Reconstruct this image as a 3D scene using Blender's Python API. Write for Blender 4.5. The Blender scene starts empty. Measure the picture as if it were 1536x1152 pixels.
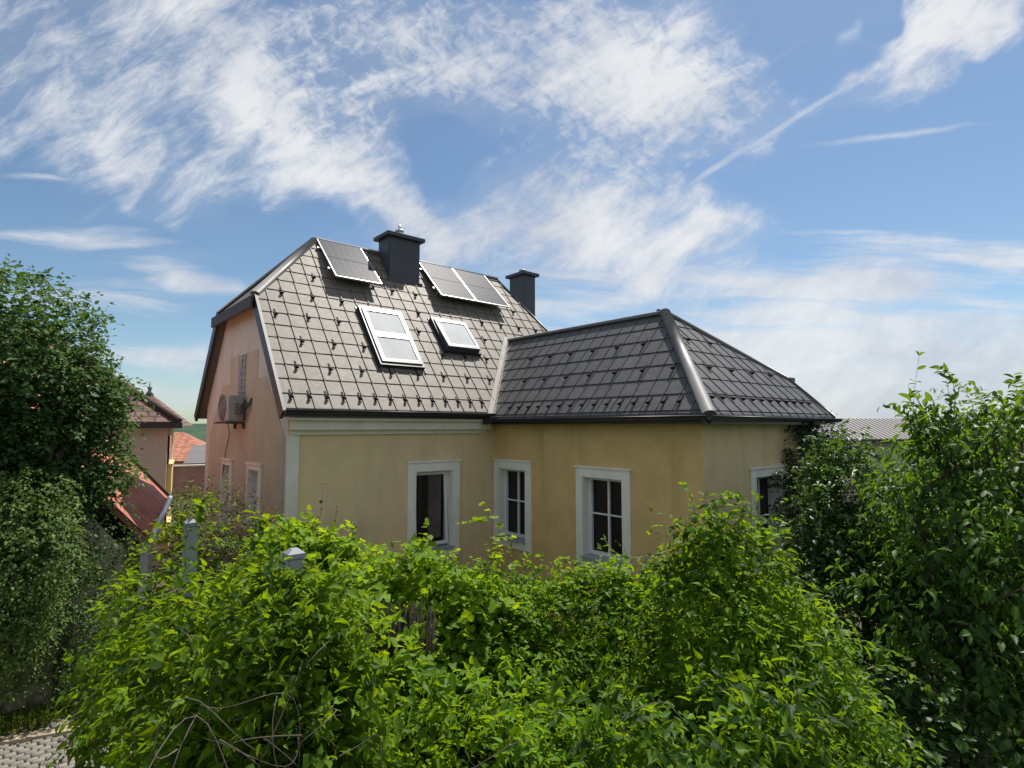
import bpy, bmesh, math
import numpy as np
from mathutils import Vector, Matrix
R = math.radians
rng = np.random.default_rng(7)
sc = bpy.context.scene
C = sc.collection
CAMZ = 3.6
ROT = R(40.6)                                   # the house is turned this far
P0 = Vector((-3.524, 8.9, 0.0))                 # front left wall corner of the house
U = Vector((math.cos(ROT), math.sin(ROT), 0)); V = Vector((-math.sin(ROT), math.cos(ROT), 0))
def W(x, t, z=0.0): return P0 + U * x + V * t + Vector((0, 0, z))

# ------------------------------------------------------------------ materials
MATS = {}
def nodes_of(name):
    m = bpy.data.materials.new(name); m.use_nodes = True
    nt = m.node_tree; nt.nodes.clear()
    out = nt.nodes.new('ShaderNodeOutputMaterial')
    return m, nt, out
def N(nt, typ, **kw):
    n = nt.nodes.new(typ)
    for k, v in kw.items():
        if k.startswith('_'): setattr(n, k[1:], v)
        else: n.inputs[k.replace('__', ' ')].default_value = v
    return n
def L(nt, a, b): nt.links.new(a, b)

def plain(name, col, rough=.6, var=.25, scale=3.0, metallic=0.0, bump=0.0, bscale=60.0, spec=.5, stain=None, coat=0.0, stain_scale=(1.2,1.2,.35)):
    """principled with two octaves of colour mottling, optional stain colour and fine bump"""
    m, nt, out = nodes_of(name)
    b = N(nt, 'ShaderNodeBsdfPrincipled', Roughness=rough, Metallic=metallic)
    b.inputs['Specular IOR Level'].default_value = spec
    if coat: b.inputs['Coat Weight'].default_value = coat
    tc = N(nt, 'ShaderNodeTexCoord')
    n1 = N(nt, 'ShaderNodeTexNoise', Scale=scale, Detail=6.0, Roughness=.6); L(nt, tc.outputs['Object'], n1.inputs['Vector'])
    mr = N(nt, 'ShaderNodeMapRange'); mr.inputs['From Min'].default_value = .3; mr.inputs['From Max'].default_value = .7
    mr.inputs['To Min'].default_value = 1 - var; mr.inputs['To Max'].default_value = 1 + var
    L(nt, n1.outputs['Fac'], mr.inputs['Value'])
    mx = N(nt, 'ShaderNodeVectorMath', _operation='SCALE'); mx.inputs[0].default_value = col[:3]
    L(nt, mr.outputs['Result'], mx.inputs['Scale'])
    cur = mx.outputs['Vector']
    if stain:
        mp = N(nt, 'ShaderNodeMapping'); mp.inputs['Scale'].default_value = stain_scale
        L(nt, tc.outputs['Object'], mp.inputs['Vector'])
        n2 = N(nt, 'ShaderNodeTexNoise', Scale=1.6, Detail=8.0, Roughness=.65); L(nt, mp.outputs['Vector'], n2.inputs['Vector'])
        r2 = N(nt, 'ShaderNodeMapRange', _interpolation_type='SMOOTHSTEP'); r2.inputs['From Min'].default_value = .48; r2.inputs['From Max'].default_value = .72
        r2.inputs['To Max'].default_value = .75
        L(nt, n2.outputs['Fac'], r2.inputs['Value'])
        mm = N(nt, 'ShaderNodeMix', _data_type='RGBA'); L(nt, r2.outputs['Result'], mm.inputs['Factor'])
        L(nt, cur, mm.inputs[6]); mm.inputs[7].default_value = (*stain, 1)
        cur = mm.outputs[2]
    L(nt, cur, b.inputs['Base Color'])
    if bump:
        n3 = N(nt, 'ShaderNodeTexNoise', Scale=bscale, Detail=4.0); L(nt, tc.outputs['Object'], n3.inputs['Vector'])
        bp = N(nt, 'ShaderNodeBump', Strength=bump, Distance=.01); L(nt, n3.outputs['Fac'], bp.inputs['Height'])
        L(nt, bp.outputs['Normal'], b.inputs['Normal'])
    L(nt, b.outputs['BSDF'], out.inputs['Surface'])
    MATS[name] = m
    return m

def leafmat(name, ca, cb, trans, tw=.45, rough=.42, spec=.5):
    """leaf: tone attribute runs from ca to cb; part of the light passes through"""
    m, nt, out = nodes_of(name)
    at = N(nt, 'ShaderNodeAttribute'); at.attribute_name = 'tone'
    mm = N(nt, 'ShaderNodeMix', _data_type='RGBA'); L(nt, at.outputs['Fac'], mm.inputs['Factor'])
    mm.inputs[6].default_value = (*ca, 1); mm.inputs[7].default_value = (*cb, 1)
    b = N(nt, 'ShaderNodeBsdfPrincipled', Roughness=rough); b.inputs['Specular IOR Level'].default_value = spec
    L(nt, mm.outputs[2], b.inputs['Base Color'])
    t = N(nt, 'ShaderNodeBsdfTranslucent')
    m2 = N(nt, 'ShaderNodeMix', _data_type='RGBA'); L(nt, at.outputs['Fac'], m2.inputs['Factor'])
    m2.inputs[6].default_value = (*[c * .7 for c in trans], 1); m2.inputs[7].default_value = (*trans, 1)
    L(nt, m2.outputs[2], t.inputs['Color'])
    ms = N(nt, 'ShaderNodeMixShader', Fac=tw); L(nt, b.outputs['BSDF'], ms.inputs[1]); L(nt, t.outputs['BSDF'], ms.inputs[2])
    L(nt, ms.outputs['Shader'], out.inputs['Surface'])
    MATS[name] = m
    return m

def tilemat(name, col, rough, var=.11):
    m, nt, out = nodes_of(name)
    b = N(nt, 'ShaderNodeBsdfPrincipled', Metallic=.04); b.inputs['Specular IOR Level'].default_value = .42
    at = N(nt, 'ShaderNodeAttribute'); at.attribute_name = 'tone'
    tc = N(nt, 'ShaderNodeTexCoord')
    n1 = N(nt, 'ShaderNodeTexNoise', Scale=7.0, Detail=7.0, Roughness=.65); L(nt, tc.outputs['Object'], n1.inputs['Vector'])
    ad = N(nt, 'ShaderNodeMath', _operation='MULTIPLY_ADD'); L(nt, at.outputs['Fac'], ad.inputs[0]); ad.inputs[1].default_value = var; ad.inputs[2].default_value = 1 - var * .5
    a2 = N(nt, 'ShaderNodeMapRange'); a2.inputs['From Min'].default_value = .3; a2.inputs['From Max'].default_value = .7; a2.inputs['To Min'].default_value = .82; a2.inputs['To Max'].default_value = 1.18
    L(nt, n1.outputs['Fac'], a2.inputs['Value'])
    mu = N(nt, 'ShaderNodeMath', _operation='MULTIPLY'); L(nt, ad.outputs[0], mu.inputs[0]); L(nt, a2.outputs['Result'], mu.inputs[1])
    vs = N(nt, 'ShaderNodeVectorMath', _operation='SCALE'); vs.inputs[0].default_value = col; L(nt, mu.outputs[0], vs.inputs['Scale'])
    L(nt, vs.outputs['Vector'], b.inputs['Base Color'])
    n2 = N(nt, 'ShaderNodeTexNoise', Scale=14.0, Detail=5.0); L(nt, tc.outputs['Object'], n2.inputs['Vector'])
    r2 = N(nt, 'ShaderNodeMapRange'); r2.inputs['To Min'].default_value = rough - .07; r2.inputs['To Max'].default_value = rough + .09
    L(nt, n2.outputs['Fac'], r2.inputs['Value']); L(nt, r2.outputs['Result'], b.inputs['Roughness'])
    n3 = N(nt, 'ShaderNodeTexNoise', Scale=9.0, Detail=2.0); L(nt, tc.outputs['Object'], n3.inputs['Vector'])
    bp = N(nt, 'ShaderNodeBump', Strength=.12, Distance=.02); L(nt, n3.outputs['Fac'], bp.inputs['Height']); L(nt, bp.outputs['Normal'], b.inputs['Normal'])
    L(nt, b.outputs['BSDF'], out.inputs['Surface'])
    return m

def claytile(name, ca, cb, sx, sz):
    """far clay tiled roof: rows and columns as a brick pattern with bump"""
    m, nt, out = nodes_of(name)
    b = N(nt, 'ShaderNodeBsdfPrincipled', Roughness=.75)
    uv = N(nt, 'ShaderNodeUVMap')
    br = N(nt, 'ShaderNodeTexBrick', Scale=1.0); br.inputs['Color1'].default_value = (*ca, 1); br.inputs['Color2'].default_value = (*cb, 1)
    br.inputs['Mortar'].default_value = (*[c * .35 for c in ca], 1); br.inputs['Mortar Size'].default_value = .025
    br.inputs['Brick Width'].default_value = sx; br.inputs['Row Height'].default_value = sz
    L(nt, uv.outputs['UV'], br.inputs['Vector'])
    n1 = N(nt, 'ShaderNodeTexNoise', Scale=2.5, Detail=6.0); L(nt, uv.outputs['UV'], n1.inputs['Vector'])
    mr = N(nt, 'ShaderNodeMapRange'); mr.inputs['From Min'].default_value = .3; mr.inputs['From Max'].default_value = .7; mr.inputs['To Min'].default_value = .65; mr.inputs['To Max'].default_value = 1.35
    L(nt, n1.outputs['Fac'], mr.inputs['Value'])
    vs = N(nt, 'ShaderNodeVectorMath', _operation='SCALE'); L(nt, br.outputs['Color'], vs.inputs[0]); L(nt, mr.outputs['Result'], vs.inputs['Scale'])
    L(nt, vs.outputs['Vector'], b.inputs['Base Color'])
    bp = N(nt, 'ShaderNodeBump', Strength=.6, Distance=.03); bp.invert = True
    L(nt, br.outputs['Fac'], bp.inputs['Height']); L(nt, bp.outputs['Normal'], b.inputs['Normal'])
    L(nt, b.outputs['BSDF'], out.inputs['Surface'])
    return m

M_TILE = tilemat('roof_metal', (.150, .131, .108), .60)  # paler, warmer copy of the shared roof metal; sun sheen put into its colour
M_TILE_DIM = tilemat('roof_metal_dimmed', (.085, .082, .081), .50)  # same roof metal, colour darkened where the sun sheen misses the wing
M_CAP = plain('ridge_metal', (.20, .19, .175), .5, .12, 5, bump=.05)
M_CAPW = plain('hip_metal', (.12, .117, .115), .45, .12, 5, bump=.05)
M_GUT = plain('gutter_metal', (.022, .023, .027), .4, .15, 6)
M_GUARD = plain('guard_metal', (.022, .021, .02), .7, .1, 9, spec=.12)
M_FLASH = plain('valley_metal', (.26, .24, .21), .42, .1, 4)
M_CHIM = plain('chimney_sheet', (.045, .05, .062), .5, .15, 3)
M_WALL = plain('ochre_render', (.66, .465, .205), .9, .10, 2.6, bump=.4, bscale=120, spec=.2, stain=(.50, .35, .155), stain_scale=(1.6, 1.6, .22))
M_WALLF = plain('ochre_render_pale', (.71, .555, .325), .9, .08, 2.4, bump=.4, bscale=120, spec=.2, stain=(.57, .44, .26), stain_scale=(1.6, 1.6, .22))  # same paint as the ochre walls; lighting of these faces put into the colour
M_GABLE = plain('pink_render', (.57, .58, .50), .9, .06, 1.5, bump=.25, bscale=80, spec=.2, stain=(.51, .49, .40))
M_TAN = plain('tan_render', (.48, .455, .335), .9, .10, 1.6, bump=.25, bscale=80, spec=.2, stain=(.45, .375, .25))
M_TRIM = plain('pale_trim', (.80, .79, .71), .85, .07, 4, bump=.1, spec=.3, stain=(.68, .67, .59))
M_CORN = plain('cornice_render', (.72, .69, .58), .88, .08, 3, bump=.15, bscale=80, spec=.2, stain=(.62, .58, .48))
M_FRAME = plain('white_window_paint', (.72, .72, .70), .45, .05, 8)
M_SILL = plain('sill_metal', (.32, .35, .38), .4, .1, 5)
M_GLASS = plain('dark_glass', (.010, .010, .011), .05, .3, 1.5, spec=.38)
M_PALEPANE = plain('skylight_pane', (.44, .45, .46), .5, .08, 2, spec=.03)  # opaque pale grey glazing, nearly matt
M_SASH = plain('sash_metal', (.10, .10, .105), .4, .1, 6)
M_DARKWOOD = plain('dark_soffit', (.035, .028, .026), .6, .3, 8)
M_ALU = plain('aluminium', (.62, .62, .62), .35, .05, 8, metallic=.6)
M_ACBODY = plain('ac_casing', (.36, .36, .34), .5, .08, 6)
M_ACDARK = plain('ac_grille', (.05, .05, .055), .5, .1, 9)
M_STONE = plain('wall_stone', (.24, .21, .165), .95, .4, 4.5, bump=.6, bscale=30, spec=.2, stain=(.12, .11, .08))
M_COBBLE = plain('cobble_stone', (.19, .175, .15), .85, .35, 6, bump=.3, bscale=40, stain=(.2, .19, .16))
M_KERB = plain('sandstone', (.33, .265, .18), .9, .2, 6, bump=.3, bscale=40)
M_SOIL = plain('ground_soil', (.075, .07, .04), 1.0, .5, .8, bump=.4, bscale=10, spec=.1, stain=(.05, .075, .025))
M_BARK = plain('bark', (.085, .065, .048), .95, .4, 9, bump=.6, bscale=35, spec=.15)
M_TWIG = plain('vine_stem', (.115, .095, .075), .85, .35, 12, spec=.2)
M_SHOOT = plain('green_stem', (.20, .22, .06), .7, .3, 12, spec=.3)
M_POST = plain('post_concrete', (.30, .31, .31), .8, .15, 8, bump=.3, bscale=60)
M_POSTCAP = plain('post_cap', (.20, .215, .23), .6, .1, 8)
M_REED = plain('reed', (.045, .036, .026), .9, .4, 7, spec=.2)
M_RAIL = plain('red_rail', (.17, .035, .03), .45, .2, 6)
M_PWALL = plain('neighbour_render', (.62, .445, .375), .9, .08, 1.0, spec=.2, bump=.2)
M_YEL = plain('balcony_render', (.66, .50, .22), .85, .08, 2.0, spec=.2)
M_CREAM = plain('cream_plaster', (.62, .55, .42), .9, .1, 1.0, spec=.2)
M_BRICK = plain('far_brick', (.36, .19, .145), .9, .22, 3.0, spec=.2)
M_GREYROOF = plain('grey_sheet', (.14, .13, .125), .6, .1, 1.0)
M_PALEWALL = plain('pale_wall', (.34, .35, .33), .9, .06, 1.0)
M_CLAYB = claytile('brown_clay', (.15, .078, .062), (.185, .10, .08), .30, .22)
M_CLAYR = claytile('red_clay', (.40, .135, .09), (.47, .165, .11), 1.6, .42)
M_CLAYO = claytile('orange_clay', (.34, .13, .07), (.40, .16, .085), .5, .35)
M_COPPER = plain('verdigris', (.12, .17, .15), .6, .2, 4)
M_HILL = plain('forest', (.045, .085, .05), 1.0, .45, .09, spec=.1, bump=1.0, bscale=.4)

M_VINE = leafmat('vine_leaf', (.010, .036, .004), (.122, .225, .010), (.40, .56, .010), .40, .5, .14)
M_VINE2 = leafmat('creeper_leaf', (.008, .034, .004), (.108, .215, .010), (.36, .54, .010), .40, .5, .16)
M_GRAPE = leafmat('grape_leaf', (.07, .15, .012), (.18, .29, .018), (.50, .68, .014), .42, .55, .14)
M_HEDGE = leafmat('hedge_leaf', (.028, .085, .008), (.155, .27, .014), (.40, .60, .012), .40, .5, .15)
M_TREEL = leafmat('tree_leaf_left', (.032, .078, .026), (.115, .19, .065), (.14, .25, .03), .3, .52, .14)
M_IVY = leafmat('ivy_leaf', (.045, .09, .026), (.17, .25, .075), (.24, .34, .05), .28, .55, .14)
M_CHERRY = leafmat('cherry_leaf', (.013, .045, .011), (.085, .17, .028), (.24, .42, .02), .38, .48, .2)
M_BUSHR = leafmat('bush_leaf', (.012, .038, .010), (.062, .125, .026), (.17, .30, .02), .32, .43, .32)
M_RED = leafmat('red_leaf', (.085, .05, .03), (.14, .105, .055), (.22, .14, .05), .35, .5, .25)
M_CREEPD = leafmat('wall_creeper_leaf', (.02, .04, .018), (.04, .075, .03), (.07, .12, .03), .25, .5, .25)
M_FARSH = leafmat('far_shrub_leaf', (.06, .085, .02), (.15, .17, .045), (.20, .22, .04), .3, .6, .2)
M_GRASS = leafmat('grass_blade', (.06, .11, .02), (.16, .22, .04), (.35, .42, .04), .45, .5, .2)

# solar cells: fine cell grid in the panel's own UV
def cellmat():
    m, nt, out = nodes_of('solar_cells')
    b = N(nt, 'ShaderNodeBsdfPrincipled', Roughness=.38); b.inputs['Specular IOR Level'].default_value = .045
    uv = N(nt, 'ShaderNodeUVMap'); sp = N(nt, 'ShaderNodeSeparateXYZ'); L(nt, uv.outputs['UV'], sp.inputs[0])
    def line(sock, w):
        fr = N(nt, 'ShaderNodeMath', _operation='FRACT'); L(nt, sock, fr.inputs[0])
        a = N(nt, 'ShaderNodeMath', _operation='SUBTRACT'); L(nt, fr.outputs[0], a.inputs[0]); a.inputs[1].default_value = .5
        c = N(nt, 'ShaderNodeMath', _operation='ABSOLUTE'); L(nt, a.outputs[0], c.inputs[0])
        g = N(nt, 'ShaderNodeMath', _operation='GREATER_THAN'); L(nt, c.outputs[0], g.inputs[0]); g.inputs[1].default_value = .5 - w
        return g.outputs[0]
    l1 = line(sp.outputs['X'], .018); l2 = line(sp.outputs['Y'], .03)
    mxx = N(nt, 'ShaderNodeMath', _operation='MAXIMUM'); L(nt, l1, mxx.inputs[0]); L(nt, l2, mxx.inputs[1])
    x5 = N(nt, 'ShaderNodeMath', _operation='MULTIPLY'); L(nt, sp.outputs['X'], x5.inputs[0]); x5.inputs[1].default_value = 5.0
    l3 = line(x5.outputs[0], .05)
    h = N(nt, 'ShaderNodeMath', _operation='MULTIPLY'); L(nt, l3, h.inputs[0]); h.inputs[1].default_value = .35
    m3 = N(nt, 'ShaderNodeMath', _operation='MAXIMUM'); L(nt, mxx.outputs[0], m3.inputs[0]); L(nt, h.outputs[0], m3.inputs[1])
    mm = N(nt, 'ShaderNodeMix', _data_type='RGBA'); L(nt, m3.outputs[0], mm.inputs['Factor'])
    mm.inputs[6].default_value = (.026, .027, .040, 1); mm.inputs[7].default_value = (.20, .20, .21, 1)
    L(nt, mm.outputs[2], b.inputs['Base Color']); L(nt, b.outputs['BSDF'], out.inputs['Surface'])
    return m
M_CELL = cellmat()

# ------------------------------------------------------------------ mesh helpers
class MB:
    def __init__(s): s.bm = bmesh.new(); s.tone = None; s.uv = None
    def face(s, pts, tone=None, uvs=None):
        if tone is not None and s.tone is None: s.tone = s.bm.verts.layers.float.new('tone')
        if uvs is not None and s.uv is None: s.uv = s.bm.loops.layers.uv.new('UVMap')
        vs = [s.bm.verts.new(p) for p in pts]
        try: f = s.bm.faces.new(vs)
        except ValueError: return None
        if tone is not None:
            for v in vs: v[s.tone] = tone
        if uvs is not None:
            for l, q in zip(f.loops, uvs): l[s.uv].uv = q
        return f
    def hexa(s, p):                              # 8 points: bottom ring 0-3, top ring 4-7
        v = [s.bm.verts.new(q) for q in p]
        for a in ((0, 3, 2, 1), (4, 5, 6, 7), (0, 1, 5, 4), (1, 2, 6, 5), (2, 3, 7, 6), (3, 0, 4, 7)):
            s.bm.faces.new([v[i] for i in a])
        return v
    def box(s, lo, hi, bev=0.0):
        x0, y0, z0 = lo; x1, y1, z1 = hi
        v = s.hexa([(x0, y0, z0), (x1, y0, z0), (x1, y1, z0), (x0, y1, z0), (x0, y0, z1), (x1, y0, z1), (x1, y1, z1), (x0, y1, z1)])
        if bev:
            es = list({e for q in v for e in q.link_edges})
            bmesh.ops.bevel(s.bm, geom=es, offset=bev, segments=2, affect='EDGES', clamp_overlap=True)
    def bar(s, a, b, wx, wz, up=(0, 0, 1)):      # a beam from a to b, wx wide, wz high
        a = Vector(a); b = Vector(b); d = (b - a).normalized(); up = Vector(up)
        x = d.cross(up).normalized(); y = x.cross(d).normalized()
        o = [(-x * wx - y * wz) / 2, (x * wx - y * wz) / 2, (x * wx + y * wz) / 2, (-x * wx + y * wz) / 2]
        s.hexa([a + q for q in o] + [b + q for q in o])
    def tube(s, pts, rad, n=8, cap=True):
        pts = [Vector(p) for p in pts]
        if not hasattr(rad, '__len__'): rad = [rad] * len(pts)
        rings = []; x = None
        for i, p in enumerate(pts):
            d = (pts[min(i + 1, len(pts) - 1)] - pts[max(i - 1, 0)])
            d = d.normalized() if d.length > 1e-9 else Vector((0, 0, 1))
            if x is None: x = d.orthogonal().normalized()
            x = (x - d * x.dot(d)); x = x.normalized() if x.length > 1e-6 else d.orthogonal().normalized()
            y = d.cross(x)
            rings.append([s.bm.verts.new(p + (x * math.cos(2 * math.pi * k / n) + y * math.sin(2 * math.pi * k / n)) * rad[i]) for k in range(n)])
        for a, b in zip(rings, rings[1:]):
            for k in range(n):
                f = s.bm.faces.new((a[k], a[(k + 1) % n], b[(k + 1) % n], b[k])); f.smooth = True
        if cap and n > 2:
            try: s.bm.faces.new(rings[0][::-1]); s.bm.faces.new(rings[-1])
            except ValueError: pass
    def clip(s, co, no):                         # keep the side no points away from
        bmesh.ops.bisect_plane(s.bm, geom=s.bm.verts[:] + s.bm.edges[:] + s.bm.faces[:], dist=1e-6, plane_co=co, plane_no=no, clear_outer=True)
    def build(s, name, mat, parent=None, off=None):
        me = bpy.data.meshes.new(name)
        if off is not None: bmesh.ops.translate(s.bm, verts=s.bm.verts[:], vec=-Vector(off))
        s.bm.to_mesh(me); s.bm.free(); me.materials.append(mat)
        o = bpy.data.objects.new(name, me); C.objects.link(o)
        if parent: o.parent = parent
        return o
def tag(o, label, cat, group=None, kind=None):
    if label: o['label'] = label
    if cat: o['category'] = cat
    if group: o['group'] = group
    if kind: o['kind'] = kind
    return o
def thing(name, label, cat, loc=(0, 0, 0), rz=0.0, group=None):
    o = bpy.data.objects.new(name, None); C.objects.link(o); o.location = loc; o.rotation_euler = (0, 0, rz); o.empty_display_size = .2
    return tag(o, label, cat, group)
def npmesh(name, v, faces, mat, parent=None, tone=None):
    """faces: list of int arrays (nf, k)"""
    me = bpy.data.meshes.new(name); me.vertices.add(len(v)); me.vertices.foreach_set('co', np.ascontiguousarray(v, np.float32).ravel())
    nl = sum(f.size for f in faces); nf = sum(len(f) for f in faces)
    me.loops.add(nl); me.polygons.add(nf)
    me.loops.foreach_set('vertex_index', np.concatenate([f.ravel() for f in faces]).astype(np.int32))
    st = []; p = 0
    for f in faces:
        st.append(p + np.arange(len(f)) * f.shape[1]); p += f.size
    me.polygons.foreach_set('loop_start', np.concatenate(st).astype(np.int32))
    if tone is not None:
        a = me.attributes.new('tone', 'FLOAT', 'POINT'); a.data.foreach_set('value', tone.astype(np.float32))
    me.update(calc_edges=True); me.validate(); me.materials.append(mat)
    o = bpy.data.objects.new(name, me); C.objects.link(o)
    if parent: o.parent = parent
    return o

# ------------------------------------------------------------------ foliage
# leaf templates: (across, along, out of plane)
OVATE = ([(0, 0, 0), (-.24, .18, .07), (-.30, .42, .08), (-.17, .72, .05), (0, 1, -.10), (.17, .72, .05), (.30, .42, .08), (.24, .18, .07), (0, .30, 0), (0, .66, -.02)],
         [(0, 8, 2, 1), (8, 9, 3, 2), (0, 7, 6, 8), (8, 6, 5, 9)], [(9, 4, 3), (9, 5, 4)])
POINTED = ([(x * .78, y, z) for x, y, z in [(0, 0, 0), (-.28, .12, .07), (-.30, .34, .08), (-.13, .68, .04), (0, 1, -.12), (.13, .68, .04), (.30, .34, .08), (.28, .12, .07), (0, .28, 0), (0, .64, -.03)]], OVATE[1], OVATE[2])
NARROW = ([(0, 0, 0), (-.15, .2, .04), (-.22, .45, .06), (-.15, .75, .03), (0, 1, -.14), (.15, .75, .03), (.22, .45, .06), (.15, .2, .04), (0, .32, 0), (0, .68, -.04)], OVATE[1], OVATE[2])
PALM = ([(0, 0, 0), (-.32, -.05, .05), (-.52, .28, .09), (-.30, .40, .03), (-.38, .74, .06), (0, 1, -.08), (.38, .74, .06), (.30, .40, .03), (.52, .28, .09), (.32, -.05, .05), (0, .35, -.02), (0, .68, -.03)],
        [(0, 10, 2, 1), (0, 9, 8, 10), (10, 11, 4, 3), (10, 7, 6, 11)], [(10, 3, 2), (10, 8, 7), (11, 5, 4), (11, 6, 5)])
SMALL = ([(0, 0, 0), (-.32, .45, .1), (0, 1, -.06), (.32, .45, .1), (0, .5, -.02)], [], [(0, 4, 1), (1, 4, 2), (0, 3, 4), (4, 3, 2)])
BLADE = ([(-.035, 0, 0), (.035, 0, 0), (.025, .6, .04), (-.025, .6, .04), (0, 1, .16)], [(0, 1, 2, 3)], [(3, 2, 4)])
def unit(a): return a / np.maximum(np.linalg.norm(a, axis=1, keepdims=True), 1e-9)
def leaf_mesh(name, pos, axis, nrm, size, shape, mat, parent, base, tone):
    T, Q, TR = shape; T = np.array(T, float); n = len(pos)
    y = unit(axis); z = unit(nrm - y * np.sum(nrm * y, 1, keepdims=True)); x = np.cross(y, z)
    T = np.repeat(T[None], n, 0)
    T[:, :, 0] *= rng.uniform(.8, 1.15, (n, 1)); T[:, :, 2] *= rng.uniform(.3, 2.0, (n, 1))
    v = pos[:, None, :] + size[:, None, None] * (T[:, :, 0:1] * x[:, None] + T[:, :, 1:2] * y[:, None] + T[:, :, 2:3] * z[:, None])
    k = T.shape[1]; v = v.reshape(-1, 3) - np.array(base)[None]
    off = (np.arange(n) * k)[:, None]; fs = []
    for grp in (Q, TR):
        if grp: g = np.array(grp); fs.append((off[:, None, :] + g[None]).reshape(-1, g.shape[1]))
    tn = np.repeat(np.clip(tone, 0, 1), k)
    return npmesh(name, v, fs, mat, parent, tn)
def lumps(p, seed, amp=.13, freq=3.0):
    g = np.random.default_rng(seed); o = np.zeros(len(p))
    for i in range(7):
        kx = g.normal(size=3) * freq * (.6 + .35 * i); o += np.sin(p @ kx + g.uniform(0, 6.28)) / (1 + .35 * i)
    return o * amp / 1.6
def in_blobs(p, blobs, lvl, skip=None):
    m = np.zeros(len(p), bool)
    for i, (c, r) in enumerate(blobs):
        q = (np.sum(((p - np.array(c)) / np.array(r)) ** 2, 1) < lvl * lvl)
        if skip is not None: q &= (skip != i)
        m |= q
    return m
def crown(name, blobs, n, lsize, shape, mat, parent, base, seed=1, m=7, slen=.32, shell=(.72, 1.06), up=.7, outw=.5, rnd=.5, droop=.35, zmin=.05, amp=.13, freq=3.0, tone_bias=0.0, clear=None, rise=.25, weights=None, hang=None, gaps=None):
    """n shoots rooted in the outer layer of the blobs, m leaves set alternately along each"""
    g = np.random.default_rng(seed)
    cs = np.array([b[0] for b in blobs], float); rs = np.array([b[1] for b in blobs], float)
    area = (rs[:, 0] * rs[:, 1]) ** 1.6 / 3 + (rs[:, 0] * rs[:, 2]) ** 1.6 / 3 + (rs[:, 1] * rs[:, 2]) ** 1.6 / 3
    area = area ** (1 / 1.6)
    if weights is not None: area = area * np.array(weights)
    bi = g.choice(len(blobs), size=n, p=area / area.sum())
    d = unit(g.normal(size=(n, 3)))
    fac = g.uniform(shell[0], shell[1], n) ** 1.0
    p = cs[bi] + rs[bi] * d * fac[:, None]
    p = p + rs[bi] * d * lumps(p, seed, amp, freq)[:, None]
    out = unit(d / rs[bi])
    keep = ~in_blobs(p, blobs, .74, bi) & (p[:, 2] > zmin)
    if gaps is not None: keep &= lumps(p, seed + 9, 1.0, gaps[1]) > gaps[0]
    if clear is not None: keep &= ~clear(p)
    p = p[keep]; out = out[keep]; fac = fac[keep]; n = len(p)
    dirn = unit(out * .65 + g.normal(size=(n, 3)) * .65 + np.array([0, 0, rise]))
    ln = slen * g.uniform(.5, 1.5, n)
    side = unit(np.cross(dirn, np.array([0, 0, 1.0]) + g.normal(size=(n, 3)) * .15))
    P = []; A = []; Nn = []; S = []; T = []
    st = np.clip(g.normal(.46, .30, n) + lumps(p, seed + 5, .32, 2.4) + tone_bias, 0, 1)
    for j in range(m):
        f = (j + .5) / m
        q = p + dirn * (ln * f)[:, None] + np.array([0, 0, -1.0]) * (ln * droop * f * f)[:, None]
        sg = 1 if j % 2 else -1
        ax = dirn * .45 + side * sg * .8 + np.array([0, 0, -droop]) + g.normal(size=(n, 3)) * .3
        if hang is not None: ax = dirn * .3 + side * sg * .65 + out * .25 + np.array([0, 0, -hang]) + g.normal(size=(n, 3)) * .42
        elif j == m - 1: ax = dirn + np.array([0, 0, -droop]) + g.normal(size=(n, 3)) * .2
        nm = np.array([0, 0, up]) + out * outw + g.normal(size=(n, 3)) * rnd
        P.append(q + g.normal(size=(n, 3)) * .012); A.append(unit(ax)); Nn.append(nm)
        S.append(lsize * g.uniform(.42, 1.3, n) * (1.0 if j < m - 2 else .75)); T.append(np.clip(st + .25 * (f - .5) + g.normal(size=n) * .14, 0, 1))
    P = np.concatenate(P); k = P[:, 2] > .03
    P = P[k]; A = np.concatenate(A)[k]; Nn = np.concatenate(Nn)[k]; S = np.concatenate(S)[k]; T = np.concatenate(T)[k]
    return leaf_mesh(name, P, A, Nn, S, shape, mat, parent, base, T)
def whip(mb, lv, p, d, ln, g, droop=.3, rad=.004, k=7, ls=.05):
    """one free shoot: a thin stem with leaves collected in lv"""
    p = np.array(p, float); d = np.array(d, float); d /= np.linalg.norm(d); pts = []
    wob = g.normal(size=3) * .12
    for i in range(k + 1):
        f = i / k; q = p + d * ln * f + np.array([0, 0, -1]) * droop * ln * f * f + wob * math.sin(f * 3.1) * ln
        pts.append(q)
    mb.tube([tuple(q) for q in pts], [rad * (1 - .75 * i / k) for i in range(k + 1)], 5)
    for i in range(1, k + 1):
        t = pts[i] - pts[i - 1]
        for sgn in (-1, 1):
            if g.uniform() < .25: continue
            s = np.cross(t, [0, 0, 1.0]); s = s / (np.linalg.norm(s) + 1e-6)
            a = t / np.linalg.norm(t) * .5 + s * sgn * .8 + g.normal(size=3) * .25 + np.array([0, 0, -.2])
            lv.append((pts[i], a, np.array([0, 0, .8]) + g.normal(size=3) * .4, ls * g.uniform(.5, 1.2) * (1 - .35 * i / k), g.uniform(.3, 1)))
def whip_leaves(name, lv, shape, mat, parent, base):
    a = [np.array([l[i] for l in lv]) for i in range(5)]
    return leaf_mesh(name, a[0], a[1], a[2], a[3], shape, mat, parent, base, a[4])
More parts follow.
